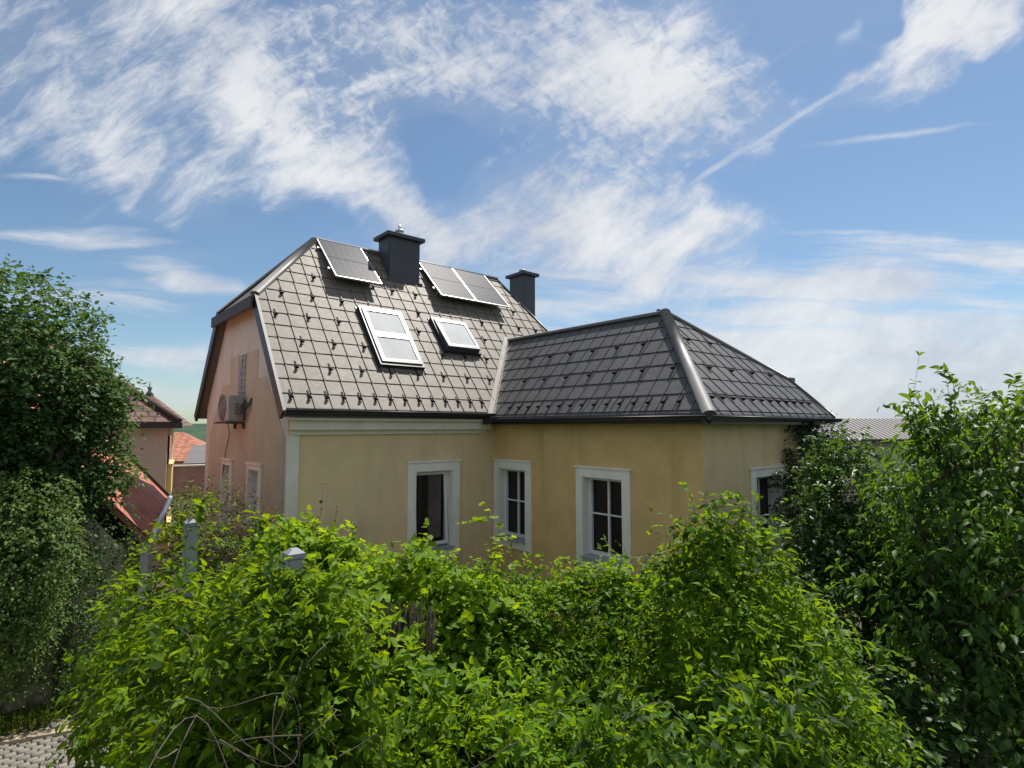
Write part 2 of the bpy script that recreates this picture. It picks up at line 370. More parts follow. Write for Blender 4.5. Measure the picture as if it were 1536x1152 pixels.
def limb(mb, a, b, r0, r1, g, wob=.08, k=6, n=8):
    a = Vector(a); b = Vector(b); ln = (b - a).length; pts = []
    o1 = Vector(g.normal(size=3)) * wob * ln; 
    for i in range(k + 1):
        f = i / k; pts.append(a.lerp(b, f) + o1 * math.sin(f * math.pi) + Vector(g.normal(size=3)) * wob * .2 * ln * (0 < i < k))
    mb.tube(pts, [r0 + (r1 - r0) * i / k for i in range(k + 1)], n)
    return pts
SKYR, SKYG, SKYB = 1.0, 1.12, 1.14
CLO = (5.6, 6.0, 6.9); CHI = (8.6, 8.7, 8.8)
EXPO = .38
# ------------------------------------------------------------------ camera, sun, sky
cam = bpy.data.cameras.new('camera'); co = bpy.data.objects.new('camera', cam); C.objects.link(co); sc.camera = co
cam.sensor_width = 36; cam.lens = 846 / 1536 * 36; cam.clip_start = .1; cam.clip_end = 6000
co.location = (0, 0, CAMZ); co.rotation_euler = (R(90) + math.atan2(64, 846), 0, 0)
SUN = (U * .44 + V * .09 + Vector((0, 0, .885))).normalized()
sl = bpy.data.lights.new('sun', 'SUN'); sl.energy = 5.0; sl.angle = R(.53); sl.color = (1, .95, .87)
so = bpy.data.objects.new('sun', sl); C.objects.link(so); so.rotation_euler = SUN.to_track_quat('Z', 'Y').to_euler()
elev = math.asin(SUN.z); az = math.atan2(SUN.x, SUN.y)          # clockwise from +y

wd = bpy.data.worlds.new('World'); sc.world = wd; wd.use_nodes = True
nt = wd.node_tree; nt.nodes.clear()
wo = nt.nodes.new('ShaderNodeOutputWorld'); bg = nt.nodes.new('ShaderNodeBackground'); bg.inputs['Strength'].default_value = .077
L(nt, bg.outputs[0], wo.inputs['Surface'])
sky = nt.nodes.new('ShaderNodeTexSky'); sky.sky_type = 'NISHITA'; sky.sun_disc = False; sky.sun_elevation = elev; sky.sun_rotation = az
sky.altitude = 300; sky.air_density = 1.0; sky.dust_density = .6; sky.ozone_density = 1.4
tc = nt.nodes.new('ShaderNodeTexCoord')
sx = nt.nodes.new('ShaderNodeSeparateXYZ'); L(nt, tc.outputs['Generated'], sx.inputs[0])
def M_(op, a, b=None, c=None, clamp=False):
    n = nt.nodes.new('ShaderNodeMath'); n.operation = op; n.use_clamp = clamp
    for i, q in enumerate((a, b, c)):
        if q is None: continue
        if hasattr(q, 'links'): L(nt, q, n.inputs[i])
        else: n.inputs[i].default_value = q
    return n.outputs[0]
ay = M_('MAXIMUM', M_('ABSOLUTE', sx.outputs['Y']), .06)
ca = M_('DIVIDE', sx.outputs['X'], ay); cb = M_('DIVIDE', sx.outputs['Z'], ay)
cx = nt.nodes.new('ShaderNodeCombineXYZ'); L(nt, ca, cx.inputs[0]); L(nt, cb, cx.inputs[1])
# domain warp so that cloud edges are torn rather than elliptical
def noise(vec, scale, detail, rough, dist=0.0, mscale=(1, 1, 1), rot=0.0, loc=(0, 0, 0)):
    mp = nt.nodes.new('ShaderNodeMapping'); mp.inputs['Scale'].default_value = mscale; mp.inputs['Rotation'].default_value = (0, 0, rot); mp.inputs['Location'].default_value = loc
    mp.vector_type = 'POINT'
    rt = nt.nodes.new('ShaderNodeVectorRotate'); rt.rotation_type = 'Z_AXIS'; rt.inputs['Angle'].default_value = rot
    mp.inputs['Rotation'].default_value = (0, 0, 0)
    L(nt, vec, rt.inputs['Vector']); L(nt, rt.outputs[0], mp.inputs['Vector'])
    n = nt.nodes.new('ShaderNodeTexNoise'); n.noise_dimensions = '2D'
    n.inputs['Scale'].default_value = scale; n.inputs['Detail'].default_value = detail; n.inputs['Roughness'].default_value = rough; n.inputs['Distortion'].default_value = dist
    L(nt, mp.outputs[0], n.inputs['Vector']); return n
wn = noise(cx.outputs[0], 3.2, 3, .6)
wv = nt.nodes.new('ShaderNodeVectorMath'); wv.operation = 'SUBTRACT'; L(nt, wn.outputs['Color'], wv.inputs[0]); wv.inputs[1].default_value = (.5, .5, .5)
ws = nt.nodes.new('ShaderNodeVectorMath'); ws.operation = 'SCALE'; L(nt, wv.outputs[0], ws.inputs[0]); ws.inputs['Scale'].default_value = .30
wa = nt.nodes.new('ShaderNodeVectorMath'); wa.operation = 'ADD'; L(nt, cx.outputs[0], wa.inputs[0]); L(nt, ws.outputs[0], wa.inputs[1])
ws2 = nt.nodes.new('ShaderNodeVectorMath'); ws2.operation = 'SCALE'; L(nt, wv.outputs[0], ws2.inputs[0]); ws2.inputs['Scale'].default_value = .035
wa2 = nt.nodes.new('ShaderNodeVectorMath'); wa2.operation = 'ADD'; L(nt, cx.outputs[0], wa2.inputs[0]); L(nt, ws2.outputs[0], wa2.inputs[1])
def blob(px, py, rx, ry, ang, wt, warped=True):
    """a patch of cloud in direction space: centre, radii, tilt, weight"""
    f = 846.0; th = math.atan2(64, 846)
    c = 576 - py; a = px - 768; fw = f * math.cos(th) - c * math.sin(th); up = c * math.cos(th) + f * math.sin(th)
    mp = nt.nodes.new('ShaderNodeMapping'); mp.vector_type = 'TEXTURE'
    mp.inputs['Location'].default_value = (a / fw, up / fw, 0); mp.inputs['Rotation'].default_value = (0, 0, -R(ang)); mp.inputs['Scale'].default_value = (rx / 846, ry / 846, 1)
    L(nt, (wa if warped else wa2).outputs[0], mp.inputs['Vector'])
    g = nt.nodes.new('ShaderNodeTexGradient'); g.gradient_type = 'SPHERICAL'; L(nt, mp.outputs[0], g.inputs['Vector'])
    return M_('MULTIPLY', g.outputs['Fac'], wt)
def total(bl):
    t = None
    for b in bl:
        s = blob(*b); t = s if t is None else M_('ADD', t, s)
    return t
#   px, py, rx, ry, tilt (clockwise positive), weight
big = total([(300, 40, 260, 120, 40, 1.0), (470, 200, 290, 130, 42, 1.15), (560, 310, 150, 60, 20, .9), (640, 60, 400, 150, 8, 1.25), (930, 110, 320, 150, 12, 1.35), (1080, 140, 160, 110, 25, .8),
             (860, 260, 220, 130, 0, .9), (800, 355, 330, 95, -6, 1.25), (1030, 365, 150, 60, 5, .9), (1060, 425, 150, 70, 30, .75), (1390, 40, 190, 85, -38, 1.35), (1440, 0, 120, 90, 0, .8),
             (90, 110, 460, 230, 25, .80), (670, 245, 150, 75, -10, -.9), (480, 90, 90, 60, 50, -.35), (790, 70, 90, 50, 60, -.4), (330, 120, 110, 50, 45, -.3), (200, 250, 300, 80, 35, .6), (700, 300, 260, 220, 0, .35), (400, 300, 120, 40, 10, .5), (1180, 200, 250, 50, -34, .25)])
hor = total([(1380, 585, 1050, 280, 0, 1.35, False), (1290, 430, 130, 26, -3, .8, False), (1240, 452, 170, 26, -5, .7, False), (1500, 372, 360, 40, 0, .3, False), (700, 520, 900, 170, 0, .35, False), (90, 357, 240, 24, 0, .8, False), (270, 532, 150, 20, 0, .8, False),
             (275, 415, 110, 24, 12, .7, False), (60, 440, 400, 120, 0, .25, False), (60, 270, 110, 14, 0, .4, False), (250, 600, 420, 90, 0, .45, False)])
trail = total([(1150, 205, 330, 9, -33, 1.1, False), (1345, 203, 190, 9, -7, .8, False), (1270, 354, 190, 8, 1, .7, False), (1440, 80, 170, 6, -22, .35, False), (1160, 90, 200, 8, -32, .25, False)])
n1 = noise(wa2.outputs[0], 2.4, 4, .6, .3, (1.0, 1.7, 1), R(-30))
n2 = noise(wa2.outputs[0], 7.5, 7, .70, .25, (1.0, 2.3, 1), R(-34))
n5 = noise(wa2.outputs[0], 27, 3, .6, .5, (1.0, 1.5, 1), R(35))
n3 = noise(wa2.outputs[0], 2.2, 6, .58, .2, (1.0, 9.0, 1), R(3), (3.1, 1.7, 0))
def ss(v, a, b):
    n = nt.nodes.new('ShaderNodeMapRange'); n.interpolation_type = 'SMOOTHSTEP'; L(nt, v, n.inputs['Value']); n.inputs['From Min'].default_value = a; n.inputs['From Max'].default_value = b; return n.outputs['Result']
rip = total([(640, 70, 420, 190, 8, 1.3, False), (940, 130, 380, 190, 10, 1.1, False), (470, 200, 260, 150, 40, .6, False), (860, 300, 300, 180, 0, .5, False)])
d1 = M_('ADD', M_('MULTIPLY', big, .72), M_('MULTIPLY_ADD', n1.outputs['Fac'], 1.0, -.5))
d1 = M_('ADD', d1, M_('MULTIPLY_ADD', n2.outputs['Fac'], 1.75, -.90))
d1 = M_('ADD', d1, M_('MULTIPLY', M_('MULTIPLY_ADD', n5.outputs['Fac'], 1.15, -.60), ss(rip, .0, .8)))
d1 = M_('MAXIMUM', M_('MULTIPLY', ss(d1, -.16, 1.15), ss(big, .0, .30)), M_('MULTIPLY', ss(big, -.05, .7), .20))
d2 = M_('ADD', M_('MULTIPLY', hor, .8), M_('MULTIPLY_ADD', n3.outputs['Fac'], 2.1, -1.02))
d2 = M_('MULTIPLY', ss(d2, .1, .95), ss(hor, .02, .3))
d3 = M_('MULTIPLY', ss(trail, .05, .9), M_('MULTIPLY_ADD', n2.outputs['Fac'], .9, .12))
dens = M_('MAXIMUM', M_('MAXIMUM', d1, M_('MULTIPLY', d2, .92)), M_('MULTIPLY', d3, .92))
front = M_('GREATER_THAN', sx.outputs['Y'], 0.0)
# the rest of the sky (behind and overhead) is unseen: bright cloud added for fill light
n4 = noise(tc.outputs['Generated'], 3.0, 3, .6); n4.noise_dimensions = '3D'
fill_cloud = M_('MULTIPLY_ADD', ss(n4.outputs['Fac'], .35, .65), .62, .3)
fmix = nt.nodes.new('ShaderNodeMix'); fmix.data_type = 'FLOAT'; L(nt, ss(sx.outputs['Y'], .05, .2), fmix.inputs[0]); L(nt, fill_cloud, fmix.inputs[2]); L(nt, dens, fmix.inputs[3])
tint = nt.nodes.new('ShaderNodeMix'); tint.data_type = 'RGBA'; tint.blend_type = 'MULTIPLY'; tint.inputs[0].default_value = 1.0
L(nt, sky.outputs[0], tint.inputs[6]); tint.inputs[7].default_value = (SKYR, SKYG, SKYB, 1)
shade = nt.nodes.new('ShaderNodeMix'); shade.data_type = 'RGBA'
sn = ss(M_('MULTIPLY_ADD', n1.outputs['Fac'], .7, M_('MULTIPLY', n2.outputs['Fac'], .35)), .3, .72)
L(nt, sn, shade.inputs[0]); shade.inputs[6].default_value = (*CLO, 1); shade.inputs[7].default_value = (*CHI, 1)
cm = nt.nodes.new('ShaderNodeMix'); cm.data_type = 'RGBA'
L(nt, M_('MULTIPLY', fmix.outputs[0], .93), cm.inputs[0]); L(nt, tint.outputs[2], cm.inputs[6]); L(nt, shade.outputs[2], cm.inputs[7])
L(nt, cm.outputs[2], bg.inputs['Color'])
vs = sc.view_settings; vs.view_transform = 'Standard'; vs.look = 'None'; vs.exposure = EXPO; vs.gamma = 1; vs.use_curve_mapping = False
sc.cycles.max_bounces = 8; sc.cycles.diffuse_bounces = 3; sc.cycles.transmission_bounces = 4; sc.cycles.glossy_bounces = 3; sc.cycles.transparent_max_bounces = 4
sc.cycles.use_denoising = True
try: wd.cycles.sampling_method = 'MANUAL'; wd.cycles.sample_map_resolution = 512
except Exception: pass
# ------------------------------------------------------------------ the house (local axes: x along the front, y to the back, z up)
house = thing('house', 'ochre house with dark grey metal shingle roof, half hip gable and projecting hipped wing', 'house', P0, ROT)
EZ, ET, RZ, RT = 3.862, -.3, 7.6, 2.66            # main eave and ridge
SL = math.hypot(RZ - EZ, RT - ET); MU = Vector((0, (RT - ET) / SL, (RZ - EZ) / SL)); MN = Vector((0, -MU.z, MU.y))
def ms(x, w, h=0.0): return Vector((x, ET, EZ)) + MU * w + MN * h

def wall(name, O, A, segs, z0, z1, holes, depth, mat, nrm, parent=house, cuts=(), proud=0.0):
    """a rendered wall with real openings: O origin, A direction along, segs (a0,a1), holes (a0,a1,z0,z1) with reveals going inwards"""
    O = Vector(O) + Vector(nrm) * proud; A = Vector(A); nrm = Vector(nrm); mb = MB()
    xs = sorted({segs[0], segs[1], *[h[0] for h in holes], *[h[1] for h in holes]}); zs = sorted({z0, z1, *[h[2] for h in holes], *[h[3] for h in holes]})
    P = lambda a, z, d=0: O + A * a + Vector((0, 0, z)) - nrm * d
    for a0, a1 in zip(xs, xs[1:]):
        for b0, b1 in zip(zs, zs[1:]):
            ca, cz = (a0 + a1) / 2, (b0 + b1) / 2
            if any(h[0] < ca < h[1] and h[2] < cz < h[3] for h in holes): continue
            mb.face([P(a0, b0), P(a1, b0), P(a1, b1), P(a0, b1)])
    for h in holes:
        q = [(h[0], h[2]), (h[1], h[2]), (h[1], h[3]), (h[0], h[3])]
        for i in range(4):
            a, b = q[i], q[(i + 1) % 4]
            mb.face([P(*a), P(*b), P(*b, depth), P(*a, depth)])
    bmesh.ops.remove_doubles(mb.bm, verts=mb.bm.verts[:], dist=1e-4)
    for c, n in cuts: mb.clip(c, n)
    return mb.build(name, mat, parent)

WD = .22
HF = [(2.315, 3.12, 1.33, 2.775)]
HL = [(.20, 1.0, 1.42, 2.77), (2.46, 3.30, 1.42, 2.75)]      # along -y from the inner corner
HE = [(1.50, 2.40, 1.35, 2.80)]                              # along +x from the wing corner
HG = [(2.35, 2.75, 3.75, 5.0), (1.30, 1.90, 1.25, 2.83), (3.12, 3.68, 1.25, 2.83)]
WX = 4.14; WT = -4.71; WR = 7.85
wall('wall', (0, 0, 0), (1, 0, 0), (0, WX), 0, 3.80, HF, WD, M_WALLF, (0, -1, 0))
wall('wall', (WX, 0, 0), (0, -1, 0), (0, -WT), 0, 3.76, HL, WD, M_WALL, (-1, 0, 0))
wall('wall', (WX, WT, 0), (1, 0, 0), (0, WR - WX), 0, 3.76, HE, WD, M_WALLF, (0, -1, 0))
wall('wall', (WR, WT, 0), (0, 1, 0), (0, 6.0), 0, 3.9, [], WD, M_WALL, (1, 0, 0))
wall('wall', (0, 5.32, 0), (1, 0, 0), (0, 7.5), 0, 3.8, [], WD, M_WALL, (0, 1, 0))
k1 = (RZ - EZ) / (RT - ET)
cuts = [((0, ET, EZ - .12), (0, -k1, 1)), ((0, 2 * RT - ET, EZ - .12), (0, k1, 1))]
wall('gable_wall', (0, 0, 0), (0, 1, 0), (0, 5.32), 0, 5.92, HG, WD, M_GABLE, (-1, 0, 0), cuts=cuts)
wall('gable_wall', (7.5, 0, 0), (0, 1, 0), (0, 5.32), 0, 5.92, [], WD, M_GABLE, (1, 0, 0), cuts=cuts)
# stepped tan field painted and rendered a few millimetres proud of the gable
mb = MB(); c = 2.55; steps = [(-2.43, 0, 3.42), (-1.9, 0, 3.95)]
def tanpoly(pts): mb.face([(-.006, c + a, z) for a, z in pts])
wl = lambda z: 2.43 - (z - 3.42) * .95              # half width of the slanting shoulders
hz = [(0.0, 1.25), (1.25, 2.83), (2.83, 3.42)]
def row(z0, z1, lo0, hi0, lo1, hi1, holes):
    # a horizontal strip between two levels minus the openings
    xs0 = [lo0]; xs1 = [lo1]
    for a, b in holes: xs0 += [a, b]; xs1 += [a, b]
    xs0.append(hi0); xs1.append(hi1)
    for i in range(0, len(xs0), 2): mb.face([(-.006, xs0[i], z0), (-.006, xs0[i + 1], z0), (-.006, xs1[i + 1], z1), (-.006, xs1[i], z1)])
row(0, 1.25, .12, 4.98, .12, 4.98, [])
row(1.25, 2.83, .12, 4.98, .12, 4.98, [(1.30, 1.90), (3.12, 3.68)])
row(2.83, 3.42, .12, 4.98, .12, 4.98, [])
row(3.42, 3.75, .12, 4.98, c - wl(3.75), c + wl(3.75), [])
row(3.75, 4.47, c - wl(3.75), c + wl(3.75), c - wl(4.47), c + wl(4.47), [(2.35, 2.75)])
row(4.47, 5.0, c - .92, c + .92, c - .92, c + .92, [(2.35, 2.75)])
mb.build('painted_field', M_TAN, house)
# corner strip and cornice of the front
mb = MB(); mb.box((-.012, -.022, 0), (.175, 0, 3.47)); mb.build('corner_strip', M_CORN, house)
mb = MB(); mb.box((0, -.24, 3.70), (4.06, 0, 3.80)); mb.box((.02, -.15, 3.55), (3.96, 0, 3.70)); mb.box((.04, -.05, 3.47), (3.90, 0, 3.55)); mb.build('cornice', M_CORN, house)
mb = MB(); mb.box((WX - .14, WT - .14, 3.68), (WX, -.25, 3.76)); mb.box((WX, WT - .14, 3.68), (WR, WT, 3.76)); mb.build('eave_soffit', M_DARKWOOD, house)

def window(O, A, nrm, h, sw, sill=True, cross=True, tilt=False, glass=M_GLASS, head=.0, mid=.53):
    """surround (the window's own mesh) with frame, pane and sill as sub-parts"""
    O = Vector(O); A = Vector(A); n = Vector(nrm)
    P = lambda a, z, d: O + A * a + Vector((0, 0, z)) + n * d
    def slab(mb, a0, a1, z0, z1, d0, d1): mb.hexa([P(a0, z0, d0), P(a1, z0, d0), P(a1, z0, d1), P(a0, z0, d1), P(a0, z1, d0), P(a1, z1, d0), P(a1, z1, d1), P(a0, z1, d1)])
    a0, a1, z0, z1 = h; mb = MB()
    if sw:
        slab(mb, a0 - sw, a0, z0 - sw, z1 + sw, .002, .03); slab(mb, a1, a1 + sw, z0 - sw, z1 + sw, .002, .03)
        slab(mb, a0, a1, z1, z1 + sw, .002, .03); slab(mb, a0, a1, z0 - sw, z0, .002, .03)
        slab(mb, a0 - sw - .02, a1 + sw + .02, z1 + sw, z1 + sw + .03, .002, .055)
        for q0, q1 in ((a0 - .03, a0), (a1, a1 + .03)): slab(mb, q0, q1, z0, z1 + .03, .03, .038)
    # plastered reveals, 4 mm inside the opening
    slab(mb, a0, a0 + .006, z0, z1, -WD, .002); slab(mb, a1 - .006, a1, z0, z1, -WD, .002); slab(mb, a0 + .006, a1 - .006, z1 - .006, z1, -WD, .002)
    win = mb.build('window', M_TRIM, house)
    f = MB(); b = .045; fd0, fd1 = -WD + .03, -WD + .085
    i0, i1, j0, j1 = a0 + .008, a1 - .008, z0 + .03, z1 - .008
    slab(f, i0, i0 + b, j0, j1, fd0, fd1); slab(f, i1 - b, i1, j0, j1, fd0, fd1); slab(f, i0 + b, i1 - b, j0, j0 + b * 1.3, fd0, fd1); slab(f, i0 + b, i1 - b, j1 - b, j1, fd0, fd1)
    if cross:
        m = (i0 + i1) / 2; zm = j0 + (j1 - j0) * mid
        slab(f, m - .018, m + .018, j0 + b * 1.3, j1 - b, fd0 + .004, fd1 - .012); slab(f, i0 + b, m - .018, zm - .013, zm + .013, fd0 + .008, fd1 - .018); slab(f, m + .018, i1 - b, zm - .013, zm + .013, fd0 + .008, fd1 - .018)
    f.build('frame', M_FRAME, win)
    g = MB(); g.face([P(i0, j0, -WD + .02), P(i1, j0, -WD + .02), P(i1, j1, -WD + .02), P(i0, j1, -WD + .02)]); g.build('pane', glass, win)
    if tilt:                                        # sash tipped in at the top
        s = MB(); t = .10
        q = lambda a, z, d: P(a, z, d - (z - j0) / (j1 - j0) * t)
        def sl(a0_, a1_, z0_, z1_): s.hexa([q(a0_, z0_, fd0 + .1), q(a1_, z0_, fd0 + .1), q(a1_, z0_, fd0 + .14), q(a0_, z0_, fd0 + .14), q(a0_, z1_, fd0 + .1), q(a1_, z1_, fd0 + .1), q(a1_, z1_, fd0 + .14), q(a0_, z1_, fd0 + .14)])
        e0, e1, y0, y1 = i0 + .03, i1 - .03, j0 + .04, j1 - .03
        sl(e0, e0 + .045, y0, y1); sl(e1 - .045, e1, y0, y1); sl(e0 + .045, e1 - .045, y0, y0 + .05); sl(e0 + .045, e1 - .045, y1 - .045, y1)
        s.build('sash', M_FRAME, win)
    if sill:
        s = MB(); slab(s, a0 - .02, a1 + .02, z0 - .012, z0 + .022, -WD + .03, .09); s.build('sill', M_SILL, win)
    return win
w_ = window((0, 0, 0), (1, 0, 0), (0, -1, 0), HF[0], .165, cross=False, tilt=True)
mb = MB(); pr = [2.72 + .018 * i for i in range(17)]
for i in range(16): mb.face([(pr[i], WD - .024 - .01 * (i % 2), 1.5), (pr[i + 1], WD - .024 - .01 * ((i + 1) % 2), 1.5), (pr[i + 1], WD - .024 - .01 * ((i + 1) % 2), 2.7), (pr[i], WD - .024 - .01 * (i % 2), 2.7)])
mb.build('curtain', plain('shaded_curtain_cloth', (.11, .095, .085), .95), w_)  # cloth colour darkened for the shade indoors
for h in HL: window((WX, 0, 0), (0, -1, 0), (-1, 0, 0), h, .155)
window((WX, WT, 0), (1, 0, 0), (0, -1, 0), HE[0], .13)
for h in HG[1:]: window((-.006, 0, 0), (0, 1, 0), (-1, 0, 0), h, .10, cross=False, glass=M_PALEWALL)
g = window((-.006, 0, 0), (0, 1, 0), (-1, 0, 0), HG[0], 0, sill=False, cross=False)
mb = MB()
for i in range(11):                                 # diagonal lattice in front of the narrow window
    z = 3.72 + i * .125
    for s in (1, -1):
        a, b = (2.36, 2.74) if s > 0 else (2.74, 2.36)
        za, zb = z, z + .30
        if zb > 4.98: f_ = (4.98 - za) / .30; b = a + (b - a) * f_; zb = 4.98
        if za < zb: mb.bar((-.02 - .006 * s, a, za), (-.02 - .006 * s, b, zb), .012, .012, (1, 0, 0))
for a in (2.36, 2.55, 2.74): mb.bar((-.034, a, 3.76), (-.034, a, 4.99), .014, .014, (1, 0, 0))
mb.build('lattice', M_ALU, g)

# ---- shingled roof slopes
def shingles(O, e, up, n, width, length, cell, rowh, first, poly, seam, x0=0.0, s=3, step=.014, rib=(.02, .016)):
    """metal shingles laid row by row; poly (x,w) clips the sheet; returns MB"""
    g = np.random.default_rng(s); mb = MB(); O = Vector(O); e = Vector(e); up = Vector(up); n = Vector(n)
    P = lambda x, w, h: O + e * x + up * w + n * h
    ws = [first + rowh * i for i in range(-1, int(length / rowh) + 2)]
    nc = int(width / cell) + 2
    for r, (w0, w1) in enumerate(zip(ws, ws[1:])):
        for c_ in range(-1, nc):
            xa = x0 + c_ * cell; xb = xa + cell; t = float(np.clip(g.normal(.5, .3), 0, 1)); j = g.uniform(-.0022, .0022, 4)
            h0, h1 = step, .001
            mb.face([P(xa, w0, h0 + j[0]), P(xb, w0, h0 + j[1]), P(xb, w1, h1 + j[2] * .3), P(xa, w1, h1 + j[3] * .3)], t)
            mb.face([P(xa, w0 + .002, -.001), P(xb, w0 + .002, -.001), P(xb, w0, h0 + j[1]), P(xa, w0, h0 + j[0])], t)
            a, hh = rib; q = [(xb - a / 2, 0), (xb - a / 2, hh), (xb + a / 2, hh), (xb + a / 2, 0)]
            w9 = w1 - .004
            for (p, ph), (p2, ph2) in zip(q, q[1:]): mb.face([P(p, w0 - .003, h0 + ph), P(p2, w0 - .003, h0 + ph2), P(p2, w9, h1 + ph2), P(p, w9, h1 + ph)], t)
            mb.face([P(*qq[:1], w0 - .003, h0 + qq[1]) for qq in q], t)
    m = len(poly); cen = Vector((sum(p[0] for p in poly) / m, sum(p[1] for p in poly) / m))
    for i in range(m):
        a = Vector(poly[i]); b = Vector(poly[(i + 1) % m]); d = b - a; nn = Vector((d.y, -d.x))
        if nn.dot(cen - a) > 0: nn = -nn
        mb.clip(P(a.x, a.y, 0), e * nn.x + up * nn.y)
    return mb
HIPW = 2.717; HX = -.15
main_poly = [(HX, 0), (7.35, 0), (7.35, 2.3), (6.35, SL), (1.352, SL), (HX, HIPW)]
mroof = shingles((0, ET, EZ), (1, 0, 0), MU, MN, 7.6, SL, .288, .3135, .018, main_poly, True, -.26 - .288, 3).build('roof', M_TILE, house)
# plain backing under the shingles and the slopes turned away from the photograph
def slab_roof(pts, th, name, mat, parent):
    mb = MB(); n = (Vector(pts[1]) - Vector(pts[0])).cross(Vector(pts[2]) - Vector(pts[0])).normalized()
    if n.z < 0: n = -n
    a = [mb.bm.verts.new(Vector(p) - n * .012) for p in pts]; b = [mb.bm.verts.new(Vector(p) - n * (.012 + th)) for p in pts]; k = len(pts)
    mb.bm.faces.new(a); mb.bm.faces.new(b[::-1])
    for i in range(k): mb.bm.faces.new((a[i], b[i], b[(i + 1) % k], a[(i + 1) % k]))
    return mb.build(name, mat, parent)
slab_roof([ms(x, w) for x, w in main_poly], .10, 'roof_deck', M_DARKWOOD, mroof)
HZ = ms(0, HIPW).z; HT = ms(0, HIPW).y; BT = 2 * RT - ET; HB = 2 * RT - HT
slab_roof([(HX, BT, EZ), (HX, HB, HZ), (1.352, RT, RZ), (6.35, RT, RZ), (7.35, BT - 1.43, EZ + 1.80), (7.35, BT, EZ)], .12, 'back_slope', M_TILE, mroof)
kh = (RZ - HZ) / (1.352 - HX); HO = .08            # the half hip reaches out past the gable
hipz = HZ - kh * HO; hd = (HO * kh) / k1
slab_roof([(HX - HO, HT - hd, hipz), (1.352, RT, RZ), (HX - HO, HB + hd, hipz)], .10, 'half_hip', M_TILE, mroof)
slab_roof([(7.35, HT - .3, EZ + 1.80), (6.35, RT, RZ), (7.35, HB + .3, EZ + 1.80)], .10, 'half_hip', M_TILE, mroof)
# verge boards down the gable and the eave board of the half hip
mb = MB()
def board(a, b, w, hgt, up): mb.bar(a, b, w, hgt, up)
q = Vector((HX - .02, 0, 0))
mb.bar(ms(HX - .025, -.04, -.075), ms(HX - .025, HIPW + .03, -.075), .05, .20, MN)
mb.build('verge_board', M_GUT, mroof); mb = MB()
bn = Vector((0, MN.y * -1, MN.z)); bu = Vector((0, -MU.y, MU.z)); bo = Vector((HX - .025, BT, EZ)) - bn * .075
mb.bar(bo - bu * .04, bo + bu * (HIPW + .03), .05, .20, bn)
mb.build('verge_board', M_GUT, mroof)
mb = MB(); hx = HX - HO
mb.bar((hx - .02, HT - hd - .05, hipz - .12), (hx - .02, HB + hd + .05, hipz - .12), .04, .20)
mb.face([(hx, HT - hd, hipz - .15), (0, HT - .1, hipz - .05), (0, HB + .1, hipz - .05), (hx, HB + hd, hipz - .15)])
mb.bar((hx, HT - hd, hipz - .10), (HX, HT - .02, HZ - .12), .05, .17); mb.bar((hx, HB + hd, hipz - .10), (HX, HB + .02, HZ - .12), .05, .17)
mb.build('half_hip_board', M_DARKWOOD, mroof)
# caps along hips and ridge: low folded sheet
def cap(a, b, mat, r, name, parent, flat=.55, nrm=(0, 0, 1), seg=7):
    mb = MB(); a = Vector(a); b = Vector(b); d = (b - a).normalized(); y = Vector(nrm); y = (y - d * y.dot(d)).normalized(); x = d.cross(y)
    ring = [(math.cos(math.pi * i / seg) * r, math.sin(math.pi * i / seg) * r * flat) for i in range(seg + 1)]
    ring = [(r * 1.0, -.03)] + ring + [(-r, -.03)]
    A_ = [mb.bm.verts.new(a + x * p + y * q_) for p, q_ in ring]; B_ = [mb.bm.verts.new(b + x * p + y * q_) for p, q_ in ring]
    for i in range(len(ring) - 1): f = mb.bm.faces.new((A_[i], A_[i + 1], B_[i + 1], B_[i])); f.smooth = 0 < i < len(ring) - 2
    mb.bm.faces.new(A_); mb.bm.faces.new(B_[::-1])
    return mb.build(name, mat, parent)
RL = Vector((1.352, RT, RZ)); RRt = Vector((6.35, RT, RZ)); HL_ = Vector((HX, HT, HZ))
cap(HL_ + (HL_ - RL).normalized() * .06, RL, M_CAP, .085, 'hip_cap', mroof, .5, (-.45, -.5, .7))
cap((HX, HB, HZ), RL, M_CAP, .085, 'hip_cap', mroof, .5, (-.45, .5, .7))
cap(RL, RRt, M_CAP, .085, 'ridge_cap', mroof, .5)
cap(ms(7.35, 2.3), RRt, M_GUT, .06, 'hip_cap', mroof, .5, (.6, -.5, .6))
# gutters: half round trough with a back board
def gutter(a, b, out, r=.058, parent=house, ends=True):
    mb = MB(); a = Vector(a); b = Vector(b); o = Vector(out); n = 8
    ring = [(math.cos(math.pi + math.pi * i / n) * r, math.sin(math.pi + math.pi * i / n) * r) for i in range(n + 1)]
    for rr, sg in ((1.0, 1), (.9, -1)):
        A_ = [mb.bm.verts.new(a + o * p * rr + Vector((0, 0, q_ * rr))) for p, q_ in ring]; B_ = [mb.bm.verts.new(b + o * p * rr + Vector((0, 0, q_ * rr))) for p, q_ in ring]
        for i in range(n): mb.bm.faces.new((A_[i], A_[i + 1], B_[i + 1], B_[i])).smooth = True
        if rr == 1.0 and ends: mb.bm.faces.new(A_); mb.bm.faces.new(B_[::-1])
    mb.tube([a + o * r, b + o * r], .009, 6)
    mb.bar(a - o * (r + .02) + Vector((0, 0, -.03)), b - o * (r + .02) + Vector((0, 0, -.03)), .03, .15)
    return mb.build('gutter', M_GUT, parent)
gutter((HX - .03, ET - .055, EZ - .01), (3.86, ET - .055, EZ - .01), (0, -1, 0))

